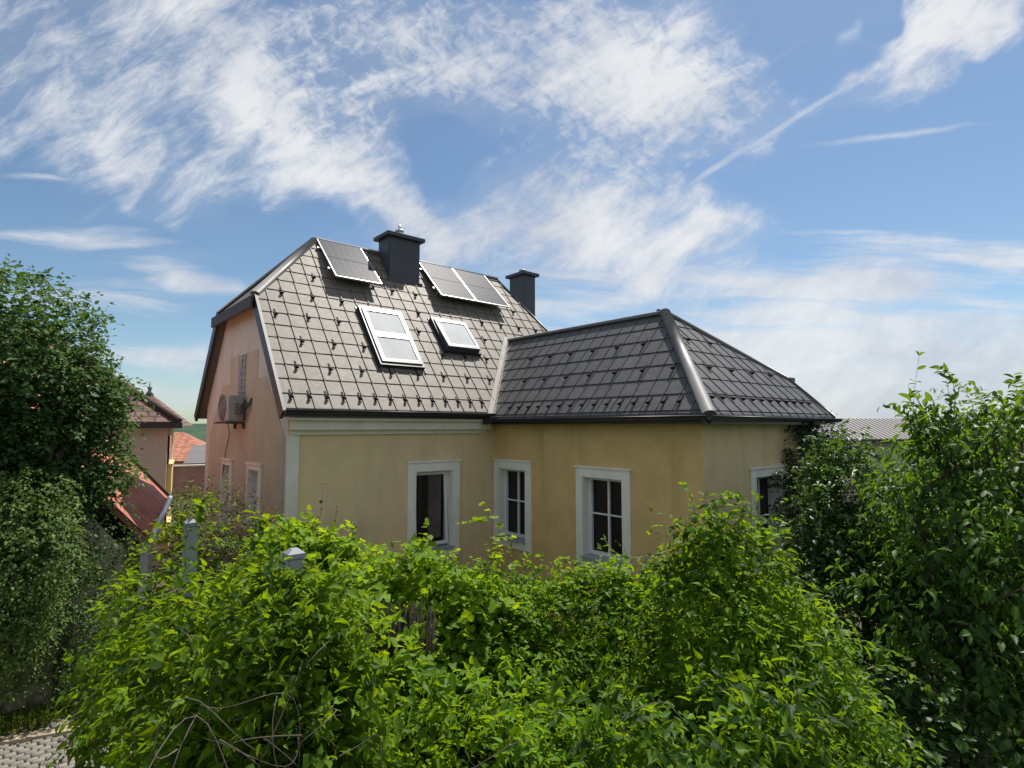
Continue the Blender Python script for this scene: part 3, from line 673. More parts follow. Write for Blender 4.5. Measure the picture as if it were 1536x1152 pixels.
# ---- wing roof
A1 = Vector((5.5, -3.23, 5.64)); WE = 3.84; WTE = -5.01; WZ = 3.765
Mh = Vector((7.899, -4.295, 4.518)); Bh = Vector((8.20, -5.01, WZ))
wu = Vector((A1.x - WE, 0, A1.z - WZ)); wl_ = wu.length; wu.normalize(); wn_ = Vector((-wu.z, 0, wu.x))
# left slope in coordinates x' = distance along -y from the inner valley, w up the slope
ridge_y = ET + (A1.z - EZ) / k1                                    # where the wing ridge dies into the main slope
wy0 = 1.4
lpoly = [(wy0 - (WTE), 0), (wy0 - A1.y, wl_), (wy0 - (ridge_y), wl_), (wy0 - (ET + (WZ - EZ) / k1), 0)]
sh = shingles((WE, wy0, WZ), (0, -1, 0), wu, wn_, 7.2, wl_, .288, .335, .085, lpoly, False, .05, 5, rib=(.014, .013))
wroof = sh.build('wing_roof', M_TILE_DIM, house)
eu = Vector((0, A1.y - WTE, A1.z - WZ)); el = eu.length; eu.normalize(); en = Vector((0, -eu.z, eu.y))
ew = lambda p: (p.x - WE, (Vector((0, p.y - WTE, p.z - WZ))).dot(eu))
epoly = [(0, 0), (Bh.x - WE, 0), ew(Mh), ew(A1)]
shingles((WE, WTE, WZ), (1, 0, 0), eu, en, 4.6, el, .312, .352, .075, epoly, False, .02, 6, rib=(.014, .013)).build('hip_slope', M_TILE_DIM, wroof)
BK = 4.6
lp = lambda a, w: Vector((WE, wy0 - a, WZ)) + wu * w
slab_roof([lp(*p) for p in lpoly], .08, 'roof_deck', M_DARKWOOD, wroof)
slab_roof([(WE, WTE, WZ), (Bh.x, WTE, WZ), Mh, A1], .08, 'roof_deck', M_DARKWOOD, wroof)
slab_roof([A1, Mh, Mh + Vector((0, BK, 0)), Vector((5.5, ridge_y, 5.64))], .08, 'far_slope', M_TILE_DIM, wroof)
slab_roof([Mh, Bh, Bh + Vector((0, BK, 0)), Mh + Vector((0, BK, 0))], .08, 'far_slope', M_TILE_DIM, wroof)
cap(Vector((WE, WTE, WZ)) + Vector((-.02, -.02, .0)), A1 + Vector((0, 0, .02)), M_CAPW, .095, 'hip_cap', wroof, .75, (-.5, -.5, .7), 9)
cap(Mh, A1 + Vector((0, 0, .02)), M_CAPW, .07, 'hip_cap', wroof, .6, (.4, -.5, .7))
cap(Bh, Mh, M_GUT, .06, 'hip_cap', wroof, .6, (.5, -.4, .7))
cap(A1 + Vector((0, 0, .01)), Vector((5.5, ridge_y + .05, 5.65)), M_CAPW, .075, 'ridge_cap', wroof, .6)
mb = MB(); mb.bar((5.55, -3.05, 5.72), (5.78, -3.0, 5.72), .06, .05); mb.build('ridge_end', M_GUT, wroof)
# eave line of a lower roof behind the hip
mb = MB(); mb.box((7.95, -4.15, 4.50), (8.62, -3.2, 4.58)); mb.box((8.02, -4.05, 3.7), (8.5, -3.2, 4.50)); mb.build('side_dormer', M_GUT, wroof)
gutter((WE - .055, WTE - .02, WZ - .02), (WE - .055, -.31, WZ - .02), (-1, 0, 0))
gutter((WE - .1, WTE - .055, WZ - .025), (8.25, WTE - .055, WZ - .025), (0, -1, 0))
mb = MB(); mb.box((WE - .17, -.52, WZ - .12), (WE + .04, -.25, WZ + .02)); mb.build('gutter_corner', M_GUT, house)
# valley flashing: a pale folded strip lying on the main slope
va = Vector((5.5, ridge_y, 5.64)); vb = Vector((WE, ET + (WZ - EZ) / k1, WZ)); vd = (va - vb).normalized(); vx = vd.cross(MN).normalized()
if vx.x > 0: vx = -vx
mb = MB(); lo, hi = vb - vd * .02, va + vd * .06
for h0, o0, o1 in ((.026, .0, .15),):
    p = [lo + MN * h0, lo + vx * o1 + MN * h0, hi + vx * o1 + MN * h0, hi + MN * h0]
    mb.face(p); mb.face([p[1], p[1] - MN * .03, p[2] - MN * .03, p[2]])
    mb.face([p[0], p[0] + wn_ * .05 + vx * .0, p[3] + wn_ * .05, p[3]])
    mb.face([p[1], p[1] - MN * .05, p[0] - MN * .05, p[0]])
mb.build('valley_flashing', M_FLASH, mroof)

# ---- snow guards: each a strap with an upright fin
def guard_mesh():
    mb = MB(); mb.hexa([(-.016, -.035, .016), (.016, -.035, .016), (.016, .14, .012), (-.016, .14, .012), (-.016, -.035, .02), (.016, -.035, .02), (.016, .14, .016), (-.016, .14, .016)])
    mb.hexa([(-.03, -.035, .018), (.03, -.035, .018), (.03, -.029, .018), (-.03, -.029, .018), (-.024, -.045, .075), (.024, -.045, .075), (.024, -.039, .075), (-.024, -.039, .075)])
    mb.hexa([(-.004, -.03, .02), (.004, -.03, .02), (.004, .04, .02), (-.004, .04, .02), (-.004, -.041, .068), (.004, -.041, .068), (.004, -.03, .068), (-.004, -.03, .068)])
    o = mb.build('snow_guard', M_GUARD); me = o.data; bpy.data.objects.remove(o); return me
GM = guard_mesh(); NG = [0]; extra = []
def guard(e, up, n, p, parent):
    m = Matrix((e, up, n)).transposed().to_4x4(); m.translation = p
    if NG[0] >= 99: extra.append((m, parent)); return
    o = bpy.data.objects.new('snow_guard', GM); C.objects.link(o); o.parent = parent; o.matrix_local = m; NG[0] += 1
e1 = Vector((1, 0, 0)); e2 = Vector((0, -1, 0))
def blocked(x, w):
    if 1.75 < x < 2.85 and 1.05 < w < 2.95: return True
    if 3.35 < x < 4.55 and 1.6 < w < 2.95: return True
    if 2.75 < x < 3.75 and w > 3.6: return True
    if 1.15 < x < 2.5 and w > 2.9: return True
    if 3.7 < x < 5.95 and w > 2.9: return True
    return False
def vlim(w): return 3.95 + (w - .0) * (5.5 - 3.95) / 2.27 - .18
for i in range(14): guard(e1, MU, MN, ms(-.026 + .288 * i, .255), mroof)
for w, x0, x1 in ((.90, .19, 4.6), (1.525, .41, 5), (2.155, .08, 5.4), (2.77, .29, 7), (3.385, 1.02, 6.7)):
    x = x0
    while x < min(x1, vlim(w) if w < 2.6 else 9):
        if not blocked(x, w) and not (x < HX + .1 + max(0, (w - HIPW)) * .735) and x < 7.3 - max(0, w - 2.3) * .41: guard(e1, MU, MN, ms(x, w), mroof)
        x += .576
for i in range(15): guard(e2, wu, wn_, Vector((WE, -.72 - .288 * i * .93, WZ)) + wu * .25, wroof)
for w, y0 in ((.985, -.60), (1.66, -.30)):
    for i in range(7):
        y = y0 - .576 * i
        if y > -4.9 + w * .70: guard(e2, wu, wn_, Vector((WE, y, WZ)) + wu * w, wroof)
for i in range(12): guard(e1, eu, en, Vector((4.26 + .300 * i, WTE, WZ)) + eu * .335, wroof)
for w, x0, k in ((1.04, 5.05, 4), (1.78, 5.28, 2)):
    for i in range(k): guard(e1, eu, en, Vector((x0 + .70 * i, WTE, WZ)) + eu * w, wroof)
if extra:
    bm = bmesh.new()
    for m, p in extra:
        t = bmesh.new(); t.from_mesh(GM); t.transform(m); tm = bpy.data.meshes.new('t'); t.to_mesh(tm); t.free(); bm.from_mesh(tm); bpy.data.meshes.remove(tm)
    me = bpy.data.meshes.new('snow_guards'); bm.to_mesh(me); bm.free(); me.materials.append(M_GUARD)
    o = bpy.data.objects.new('snow_guards', me); C.objects.link(o); o.parent = wroof; o['kind'] = 'stuff'

# ---- roof windows
def slopebox(mb, x0, x1, w0, w1, h0, h1, h0b=None, h1b=None):
    h0b = h0 if h0b is None else h0b; h1b = h1 if h1b is None else h1b     # heights at the upper end
    mb.hexa([ms(x0, w0, h0), ms(x1, w0, h0), ms(x1, w1, h0b), ms(x0, w1, h0b), ms(x0, w0, h1), ms(x1, w0, h1), ms(x1, w1, h1b), ms(x0, w1, h1b)])
def skylight(x0, x1, w0, w1, panes, lift=0.0):
    mb = MB(); b = .075; hh = .095
    slopebox(mb, x0 - b, x0, w0 - b, w1 + b, .0, hh); slopebox(mb, x1, x1 + b, w0 - b, w1 + b, .0, hh)
    slopebox(mb, x0, x1, w0 - b, w0, 0, hh); slopebox(mb, x0, x1, w1, w1 + b, 0, hh)
    for xx in (x0 - b - .03, x1 + b + .002): slopebox(mb, xx, xx + .028, w0 - .16, w1 + .10, .0, .03)
    s = mb.build('skylight', M_GUT, house)
    h = (w1 - w0) / panes
    for i in range(panes):
        f = MB(); a0, a1 = w0 + h * i + .008, w0 + h * (i + 1) - .008; t = .058
        for (p0, p1, q0, q1) in ((x0 - .03, x0 + t - .03, a0 - .02, a1 + .01), (x1 - t + .03, x1 + .03, a0 - .02, a1 + .01), (x0 + t - .03, x1 - t + .03, a0 - .02, a0 + t - .02), (x0 + t - .03, x1 - t + .03, a1 - t, a1 + .01)):
            u0 = (q0 - a0) / (a1 - a0); u1 = (q1 - a0) / (a1 - a0)
            slopebox(f, p0, p1, q0, q1, .03 + lift * (1 - u0), hh + .025 + lift * (1 - u0), .03 + lift * (1 - u1), hh + .025 + lift * (1 - u1))
        fo = f.build('sash', M_SASH, s)
        bd = MB(); z9 = hh + .026
        for (p0, p1, q0, q1) in ((x0 + .028, x0 + .036, a0 + .038, a1 - .058), (x1 - .036, x1 - .028, a0 + .038, a1 - .058), (x0 + .036, x1 - .036, a0 + .038, a0 + .046), (x0 + .036, x1 - .036, a1 - .066, a1 - .058)):
            u0 = (q0 - a0) / (a1 - a0); u1 = (q1 - a0) / (a1 - a0); slopebox(bd, p0, p1, q0, q1, hh + .013 + lift * (1 - u0), hh + .03 + lift * (1 - u0), hh + .013 + lift * (1 - u1), hh + .03 + lift * (1 - u1))
        bd.build('glazing_bead', M_ALU, s)
        g_ = MB(); g_.face([ms(x0, a0, hh + .012 + lift), ms(x1, a0, hh + .012 + lift), ms(x1, a1, hh + .012), ms(x0, a1, hh + .012)]); g_.build('pane', M_PALEPANE, s)
    return s
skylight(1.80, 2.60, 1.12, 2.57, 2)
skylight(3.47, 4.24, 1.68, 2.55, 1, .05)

# ---- chimneys
def chimney(x0, x1, y0, y1, z0, z1, ov, tall):
    mb = MB(); mb.box((x0, y0, z0), (x1, y1, z1), .012); ch = mb.build('chimney', M_CHIM, house)
    c_ = MB(); cxm = (x0 + x1) / 2; cym = (y0 + y1) / 2
    c_.box((x0 - ov, y0 - ov, z1), (x1 + ov, y1 + ov, z1 + .085), .008)
    lo = [(x0 - ov + .01, y0 - ov + .01, z1 + .085), (x1 + ov - .01, y0 - ov + .01, z1 + .085), (x1 + ov - .01, y1 + ov - .01, z1 + .085), (x0 - ov + .01, y1 + ov - .01, z1 + .085)]
    c_.hexa(lo + [(cxm - .12, cym - .1, z1 + .13), (cxm + .12, cym - .1, z1 + .13), (cxm + .12, cym + .1, z1 + .13), (cxm - .12, cym + .1, z1 + .13)])
    c_.build('cap', M_CHIM, ch)
    f = MB(); f.tube([(cxm, cym, z1 + .12), (cxm, cym, z1 + tall)], .085, 14); f.tube([(cxm, cym, z1 + tall), (cxm, cym, z1 + tall + .035)], .10, 14)
    if tall > .2: f.tube([(cxm, cym, z1 + tall + .03), (cxm, cym, z1 + tall + .17)], .035, 10)
    f.build('flue', M_ALU, ch)
    b = MB(); b.box((x0 - .05, y0 - .05, z0 + .02), (x1 + .05, y0 - .002, z0 + .09)); b.build('apron', M_CHIM, ch)
    return ch
chimney(2.82, 3.61, 2.08, 2.60, 6.80, 7.86, .09, .24)
chimney(7.585, 8.03, 2.90, 3.55, 0.2, 8.0, .09, .20)

# ---- solar panels: things standing on rails above the slope
def panel(x0, x1, label):
    w0, w1 = 3.27, 4.75; hb, ht = .25, .055
    base = W(*ms((x0 + x1) / 2, w0, 0))
    t = thing('solar_panel', label, 'solar panel', base, ROT, 'solar panels along the ridge')
    off = ms((x0 + x1) / 2, w0, 0)
    lerp = lambda w: hb + (ht - hb) * (w - w0) / (w1 - w0)
    def sb(mb, a0, a1, b0, b1, dlo, dhi): slopebox(mb, a0, a1, b0, b1, lerp(b0) + dlo, lerp(b0) + dhi, lerp(b1) + dlo, lerp(b1) + dhi)
    fr = MB(); b = .014
    sb(fr, x0, x0 + b, w0, w1, -.035, .002); sb(fr, x1 - b, x1, w0, w1, -.035, .002); sb(fr, x0 + b, x1 - b, w0, w0 + b, -.035, .002); sb(fr, x0 + b, x1 - b, w1 - b, w1, -.035, .002)
    fr.build('frame', M_ALU, t, off)
    m = (w0 + w1) / 2
    for a, b_ in ((w0 + b, m - .009), (m + .009, w1 - b)):
        g_ = MB(); g_.face([ms(x0 + b, a, lerp(a)), ms(x1 - b, a, lerp(a)), ms(x1 - b, b_, lerp(b_)), ms(x0 + b, b_, lerp(b_))], uvs=[(0, 0), (6, 0), (6, 9), (0, 9)]); g_.build('cell_field', M_CELL, t, off)
    bk = MB(); bk.face([ms(x0 + b, w0 + b, lerp(w0) - .008), ms(x0 + b, w1 - b, lerp(w1) - .008), ms(x1 - b, w1 - b, lerp(w1) - .008), ms(x1 - b, w0 + b, lerp(w0) - .008)]); bk.build('backsheet', M_FRAME, t, off)
    rl = MB()
    for w in (3.6, 4.4): sb(rl, x0 - .06, x1 + .06, w - .02, w + .02, -.075, -.036)
    for x in (x0 + .12, x1 - .12):
        for w in (3.6, 4.4): rl.bar(ms(x, w, .0), ms(x, w, lerp(w) - .07), .035, .035, MU)
    bmesh.ops.remove_doubles(rl.bm, verts=rl.bm.verts[:], dist=1e-5); rl.build('mounting_rail', M_ALU, t, off)
    return t
panel(1.375, 2.385, 'single solar panel beside the left end of the ridge, left of the broad chimney')
panel(3.86, 4.85, 'solar panel directly right of the broad chimney, left one of the touching pair')
panel(4.87, 5.89, 'solar panel farthest from the broad chimney, right one of the touching pair')

# ---- air conditioner on the gable
ac = thing('air_conditioner', 'grey outdoor air conditioning unit on a bracket below the narrow lattice window', 'air conditioner', W(-.02, 2.6, 3.62), ROT)
off = (-.02, 3.3, 3.62)
mb = MB(); mb.box((-.31, 2.94, 3.70), (-.06, 3.66, 4.18), .02); mb.build('casing', M_ACBODY, ac, off)
mb = MB()
for r_ in (.06, .11, .16, .21, .25):
    mb.tube([(-.325, 3.40 + math.cos(a) * r_, 3.965 + math.sin(a) * r_) for a in np.linspace(0, 2 * math.pi, 25)], .005, 5, False)
for a in np.linspace(0, math.pi, 5)[:-1]: mb.bar((-.328, 3.40 - math.cos(a) * .25, 3.96 - math.sin(a) * .25), (-.328, 3.40 + math.cos(a) * .25, 3.96 + math.sin(a) * .25), .008, .008, (1, 0, 0))
mb.build('fan_guard', M_ACBODY, ac, off)
mb = MB(); mb.tube([(-.314, 3.40, 3.96), (-.3125, 3.40, 3.96)], .25, 28); mb.build('fan_opening', M_ACDARK, ac, off)
mb = MB()
for y in (3.02, 3.60): mb.box((-.36, y - .02, 3.655), (-.02, y + .02, 3.695)); mb.box((-.05, y - .02, 3.56), (-.012, y + .02, 3.655))
mb.box((-.38, 2.86, 3.655), (-.34, 3.74, 3.68)); mb.build('bracket', M_ACDARK, ac, off)
mb = MB()
for i in range(4): mb.tube([(-.2, 2.90, 3.85 + i * .06), (-.16, 2.78 - i * .02, 3.83 + i * .05), (-.09, 2.70, 3.9 + i * .06), (-.05, 2.62 + .02 * i, 4.0), (-.02, 2.6, 4.12)], .016, 6)
mb.build('pipes', M_ACDARK, ac, off); mb = MB()
mb.tube([(-.12, 3.75, 3.66), (-.03, 3.95, 3.45), (-.03, 4.2, 3.1), (-.03, 4.35, 2.6)], .008, 5); mb.build('cable', M_ACDARK, ac, off)
# ------------------------------------------------------------------ ground, path
mb = MB(); S_ = 2500.0
xs = [-S_, -60, -20, -8, 0, 8, 20, 60, S_]; ys = [-S_, -40, -8, 2, 10, 20, 50, 120, S_]
vv = [[mb.bm.verts.new((x, y, 0)) for x in xs] for y in ys]
for j in range(len(ys) - 1):
    for i in range(len(xs) - 1): mb.bm.faces.new((vv[j][i], vv[j][i + 1], vv[j + 1][i + 1], vv[j + 1][i]))
tag(mb.build('ground', M_SOIL), None, None, kind='structure')
# cobbled alley running back along the house direction
AO = Vector((-5.3, 6.6, 0))
mb = MB(); g = np.random.default_rng(11)
def cob(cx, cy, a, b, rot, h):
    m = Matrix.Rotation(rot, 3, 'Z'); q = []
    for s, z in ((1.0, .004), (.98, h * .6), (.78, h)):
        q.append([mb.bm.verts.new(Vector((cx, cy, z)) + m @ Vector((sx_ * a * s, sy_ * b * s, 0))) for sx_, sy_ in ((-1, -1), (1, -1), (1, 1), (-1, 1))])
    for r0, r1 in zip(q, q[1:]):
        for i in range(4): mb.bm.faces.new((r0[i], r0[(i + 1) % 4], r1[(i + 1) % 4], r1[i])).smooth = True
    mb.bm.faces.new(q[-1]).smooth = True
for j in range(-26, 62):
    for i in range(-22, 13):
        p = AO + U * (i * .118 + (j % 2) * .059 + g.uniform(-.006, .006)) + V * (j * .088 + g.uniform(-.004, .004))
        if j > 24 and (i < -10): continue
        cob(p.x, p.y, .054 * g.uniform(.9, 1.04), .038 * g.uniform(.9, 1.04), ROT + g.normal() * .05, .035 + g.uniform(-.006, .008))
tag(mb.build('path', M_COBBLE), None, None, kind='structure')
mb = MB(); a = Vector((-6.6, 6.32, .03)); b = Vector((-4.75, 7.12, .03)); mb.bar(a, b, .15, .075)
for i in range(1, 3): pass
tag(mb.build('kerb_strip', M_KERB), None, None, kind='structure')

# ------------------------------------------------------------------ garden wall with ivy, grass at its foot
def stone_wall(name, a, b, th, hgt, label, seed):
    """rubble wall: courses of irregular stones bulging from a mortar core"""
    a = Vector(a); b = Vector(b); d = (b - a); ln = d.length; d.normalize(); n = Vector((d.y, -d.x, 0)); g = np.random.default_rng(seed)
    t = thing(name, label, 'wall', (a + b) / 2, 0); off = (a + b) / 2
    mb = MB(); mb.hexa([a - n * th / 2, b - n * th / 2, b + n * th / 2, a + n * th / 2] + [p + Vector((0, 0, hgt)) for p in (a - n * th / 2, b - n * th / 2, b + n * th / 2, a + n * th / 2)]); mb.build('mortar_core', M_STONE, t, off)
    mb = MB()
    for side in (-1, 1):
        z = 0.0
        while z < hgt:
            h = g.uniform(.10, .2); x = -g.uniform(0, .2)
            while x < ln:
                w = g.uniform(.12, .34); x0, x1 = max(0, x + .012), min(ln, x + w - .012); z0, z1 = z + .01, min(hgt, z + h - .012)
                if x1 - x0 > .04 and z1 - z0 > .04:
                    bul = g.uniform(.02, .06); j = lambda: g.uniform(-.022, .022)
                    base = a + n * side * th / 2
                    P = lambda xx, zz, o: base + d * xx + Vector((0, 0, zz)) + n * side * o
                    q = [P(x0 + j(), z0 + j(), -.01), P(x1 + j(), z0 + j(), -.01), P(x1 + j(), z1 + j(), -.01), P(x0 + j(), z1 + j(), -.01)]
                    r = [P(x0 + .025 + j(), z0 + .025 + j(), bul), P(x1 - .025 + j(), z0 + .025 + j(), bul * g.uniform(.6, 1.2)), P(x1 - .025 + j(), z1 - .025 + j(), bul), P(x0 + .025 + j(), z1 - .025 + j(), bul * g.uniform(.6, 1.2))]
                    mb.hexa(q + r)
                x += w
            z += h
    mb.build('stones', M_STONE, t, off)
    return t
CW = Vector((-5.95, 7.55, 0))
stone_wall('garden_wall', CW - U * 2.6, CW, .35, 2.3, 'rubble stone garden wall under ivy, facing the viewer beside the cobbled alley', 3)
stone_wall('garden_wall', CW + V * .2, CW + V * 4.2 , .35, 1.9, 'rubble stone wall in deep shade along the far side of the cobbled alley', 4)

def plant(name, label, cat, base, group=None): return thing(name, label, cat, base, 0, group)
def trunk_and_limbs(t, base, blobs, r0, mat, seed, lift=.35, sub=3):
    g = np.random.default_rng(seed); tr = MB(); top = np.mean([b[0] for b in blobs], 0); fork = np.array(base) + (top - np.array(base)) * lift
    limb(tr, (0, 0, -.05), tuple(fork - np.array(base)), r0, r0 * .75, g, .05, 6, 10); tr.build('trunk', mat, t)
    for c, r in blobs:
        m = MB(); e = np.array(c) - np.array(base); f = fork - np.array(base)
        pts = limb(m, tuple(f), tuple(e), r0 * .55, r0 * .2, g, .09, 6, 7)
        for k in range(sub):
            q = e + g.normal(size=3) * np.array(r) * .55 + np.array([0, 0, r[2] * .3]); st = pts[3 + k % 3]
            limb(m, tuple(st), tuple(q), r0 * .2, r0 * .05, g, .08, 5, 5)
        m.build('limb', mat, t)

def thin(c, r, prob, seed):                       # a patch where most shoots have died back
    gg = np.random.default_rng(seed)
    return lambda p: (np.sum(((p - np.array(c)) / np.array(r)) ** 2, 1) < 1) & (gg.uniform(size=len(p)) < prob)
def trimmed(p): return (p[:, 0] + 2.84) * U.x + (p[:, 1] - 3.9) * U.y < 0      # cut back along the alley
# ---- the overgrown fence in front: vines over posts
base = (-2.0, 4.3, 0)
vA = plant('vine_hedge', 'sunlit overgrown vine mound with bare tangled stems, left foreground beside the cobbled alley', 'vine', base)
bA = [((-2.85, 5.05, 1.40), (.70, .75, 1.08)), ((-2.1, 4.3, 1.48), (.72, .75, 1.08)), ((-1.62, 3.95, 1.55), (.60, .6, 1.08)), ((-1.38, 3.50, 1.52), (.50, .40, 1.05)), ((-1.24, 3.30, 1.90), (.50, .30, .72)), ((-1.33, 3.54, 2.38), (.28, .17, .30)), ((-1.60, 3.2, 1.25), (.62, .7, 1.06)), ((-1.0, 2.75, 1.05), (.72, .66, 1.0)), ((-2.1, 3.9, .8), (.5, .6, .85))]
crown('foliage', bA, 7600, .084, POINTED, M_VINE, vA, base, 21, m=7, slen=.20, rise=.05, shell=(.80, 1.05), hang=.5, outw=.65, up=.7, rnd=.52, clear=lambda p: thin((-1.15, 2.95, 2.0), (.40, .34, .28), .6, 1)(p) | trimmed(p), droop=.45, amp=.31, freq=4.2, gaps=(-.27, 3.6), zmin=.3)
crown('inner_foliage', bA, 2600, .10, POINTED, M_VINE, vA, base, 22, m=7, clear=lambda p: trimmed(p), slen=.3, hang=.4, shell=(.5, .85), droop=.5, zmin=.2)
crown('inner_foliage', [((-1.30, 3.5, 1.45), (.38, .20, 1.05))], 700, .09, POINTED, M_VINE, vA, (-2.0, 4.3, 0), 23, m=7, slen=.2, hang=.4, shell=(.4, 1.0), zmin=.3)
def tangle(t, base, pts, n, seed, r=(.0035, .008), ln=(.5, 1.1), mat=M_TWIG, name='stems'):
    g = np.random.default_rng(seed); mb = MB()
    for i in range(n):
        p = np.array(pts[i % len(pts)]) + g.normal(size=3) * np.array([.22, .18, .16]); d = g.normal(size=3) * np.array([1, .7, .55]); d /= np.linalg.norm(d); l_ = g.uniform(*ln); w1 = g.normal(size=3) * .16; w2 = g.normal(size=3) * .05; rr = g.uniform(*r)
        q = [p - np.array(base) + d * l_ * (f - .5) + w1 * math.sin(f * 3.14) + w2 * math.sin(f * 7.5) + np.array([0, 0, -.45]) * l_ * (f - .3) ** 2 for f in np.linspace(0, 1, 14)]
        mb.tube([tuple(a) for a in q], [rr * (1.2 - .7 * f) for f in np.linspace(0, 1, 14)], 5)
    return mb.build(name, mat, t)
tangle(vA, base, [(-1.2, 2.75, 2.02), (-1.05, 2.8, 2.05), (-1.3, 2.9, 2.18), (-.95, 2.55, 1.88), (-1.15, 2.9, 2.2)], 28, 5, (.0016, .0036), (.4, .95))

base = (.4, 2.9, 0)
vB = plant('vine_hedge', 'broad leafy vine carpet filling the bottom centre and right foreground', 'vine', base)
bB = [((.15, 3.1, 1.05), (.95, .66, 1.05)), ((-.30, 2.65, .98), (.66, .52, 1.0)), ((.98, 3.05, 1.15), (.72, .70, 1.10)), ((1.3, 2.75, .88), (.66, .64, .98)), ((.45, 2.45, .85), (.95, .52, .98)), ((1.5, 3.35, 1.0), (.58, .58, .95))]
crown('foliage', bB, 8200, .076, POINTED, M_VINE2, vB, base, 31, m=7, slen=.20, rise=.05, shell=(.80, 1.05), hang=.55, outw=.65, up=.7, rnd=.52, droop=.55, amp=.30, freq=4.2, gaps=(-.27, 3.6), zmin=.3, tone_bias=-.05)
crown('inner_foliage', bB, 2600, .095, POINTED, M_VINE2, vB, base, 32, m=7, slen=.3, hang=.4, shell=(.5, .85), droop=.5, zmin=.2)
tangle(vB, base, [(.1, 2.8, 1.95), (.9, 2.7, 1.95), (1.4, 2.8, 1.7)], 10, 6, (.002, .004), (.3, .6))

base = (1.65, 4.4, 0)
vC = plant('vine_column', 'tall vine column climbing to a pointed leafy top in front of the wing', 'vine', base)
bC = [((1.50, 4.5, 2.12), (.32, .40, .86)), ((1.56, 4.45, 1.82), (.54, .55, .84)), ((1.93, 4.2, 1.38), (.50, .55, .85)), ((1.35, 4.2, 1.35), (.58, .58, .92)), ((2.02, 4.0, .95), (.58, .58, .9))]
crown('foliage', bC, 6000, .076, POINTED, M_VINE2, vC, base, 41, m=7, slen=.22, rise=.1, shell=(.78, 1.08), hang=.55, outw=.65, up=.7, rnd=.52, droop=.5, amp=.31, freq=4.2, gaps=(-.27, 3.6), zmin=.3, tone_bias=.08)
crown('inner_foliage', bC, 2600, .09, POINTED, M_VINE2, vC, base, 42, m=8, slen=.28, hang=.4, shell=(.4, .82), droop=.5, zmin=.2)
def whips(t, base, items, shape, mat, seed, stem=M_SHOOT, ls=.05, k=8):
    g = np.random.default_rng(seed)
    for p, d, l_, dr in items:
        mb = MB(); lv = []; whip(mb, lv, np.array(p) - np.array(base), d, l_, g, dr, .0045, k, ls)
        s = mb.build('shoot', stem, t)
        if lv: whip_leaves('leaves', lv, shape, mat, s, (0, 0, 0))
whips(vC, base, [((1.3, 4.5, 2.65), (-1, -.1, .25), .60, .1), ((1.45, 4.5, 2.85), (-.3, 0, 1), .36, .1), ((1.55, 4.5, 2.85), (.5, 0, .8), .36, .3), ((1.75, 4.4, 2.6), (1, 0, .35), .45, .4), ((1.4, 4.5, 2.8), (-.8, 0, .7), .40, .3), ((2.05, 4.1, 2.05), (1, -.1, .35), .7, .4), ((2.2, 4.0, 1.8), (1, .1, .2), .8, .3), ((2.25, 3.9, 1.5), (1, -.2, .3), .6, .5), ((1.95, 4.3, 2.3), (1, 0, .3), .55, .5)], OVATE, M_VINE2, 8, ls=.085)
whips(vB, base, [((1.75, 3.0, 1.85), (.35, 0, 1), .5, .5), ((1.85, 2.7, 1.55), (1, 0, .25), .5, .3), ((1.7, 3.3, 1.75), (.9, .2, .6), .55, .5), ((.3, 3.3, 2.4), (-.6, .2, .5), .5, .5), ((1.95, 2.5, 1.4), (1, -.2, .1), .45, .5), ((-.5, 2.9, 2.05), (-.9, .2, .3), .5, .3)], OVATE, M_VINE2, 9, ls=.075)
whips(vA, base := (-2.0, 4.3, 0), [((-2.6, 5.2, 2.55), (-.4, .2, .8), .35, .4), ((-1.35, 4.1, 2.55), (.8, .1, .5), .5, .5), ((-1.7, 4.2, 2.6), (0, 0, 1), .3, .3)], OVATE, M_VINE, 10, ls=.075)

# rear hedge below the windows
base = (.6, 6.2, 0)
hD = plant('hedge', 'dense mid green hedge below the two wing windows', 'hedge', base)
bD = [((-.15, 6.5, 1.1), (.72, .55, 1.02)), ((.65, 6.35, 1.1), (.80, .58, 1.02)), ((1.05, 6.25, 1.12), (.6, .5, 1.0)), ((1.5, 6.1, 1.12), (.70, .58, 1.05)), ((.35, 5.8, .72), (.80, .45, .90)), ((1.25, 5.6, .78), (.70, .48, .95))]
crown('foliage', bD, 4200, .070, OVATE, M_HEDGE, hD, base, 51, m=7, hang=.3, outw=.4, up=.95, slen=.24, shell=(.82, 1.06), droop=.35, amp=.22, freq=3.6, gaps=(-.55, 3.5), zmin=.2, tone_bias=.18)
crown('inner_foliage', bD, 3600, .085, OVATE, M_HEDGE, hD, base, 52, m=8, slen=.25, shell=(.4, .85), droop=.4, zmin=.1)
whips(hD, base, [((1.3, 6.1, 2.1), (-.5, 0, .8), .4, .1), ((1.55, 6.0, 2.15), (.3, 0, .9), .35, .3), ((1.0, 6.1, 2.1), (-.7, 0, .6), .45, .2), ((.1, 6.4, 2.1), (-.1, 0, .9), .3, .1), ((1.75, 6.0, 2.1), (.5, 0, .8), .4, .5), ((1.4, 6.1, 2.15), (.6, 0, .6), .4, .3)], SMALL, M_HEDGE, 12, M_TWIG, .035)
base = (-1.0, 6.4, 0)
hG = plant('grape_vine', 'yellow green grape vine below the left front window with one upright shoot', 'vine', base)
bG = [((-1.25, 6.45, 1.35), (.62, .5, .88)), ((-.72, 6.35, 1.3), (.6, .5, .86)), ((-.35, 6.15, 1.15), (.42, .45, .72)), ((-1.55, 6.2, 1.5), (.4, .4, .55)), ((-1.02, 5.60, .78), (.52, .22, .74))]
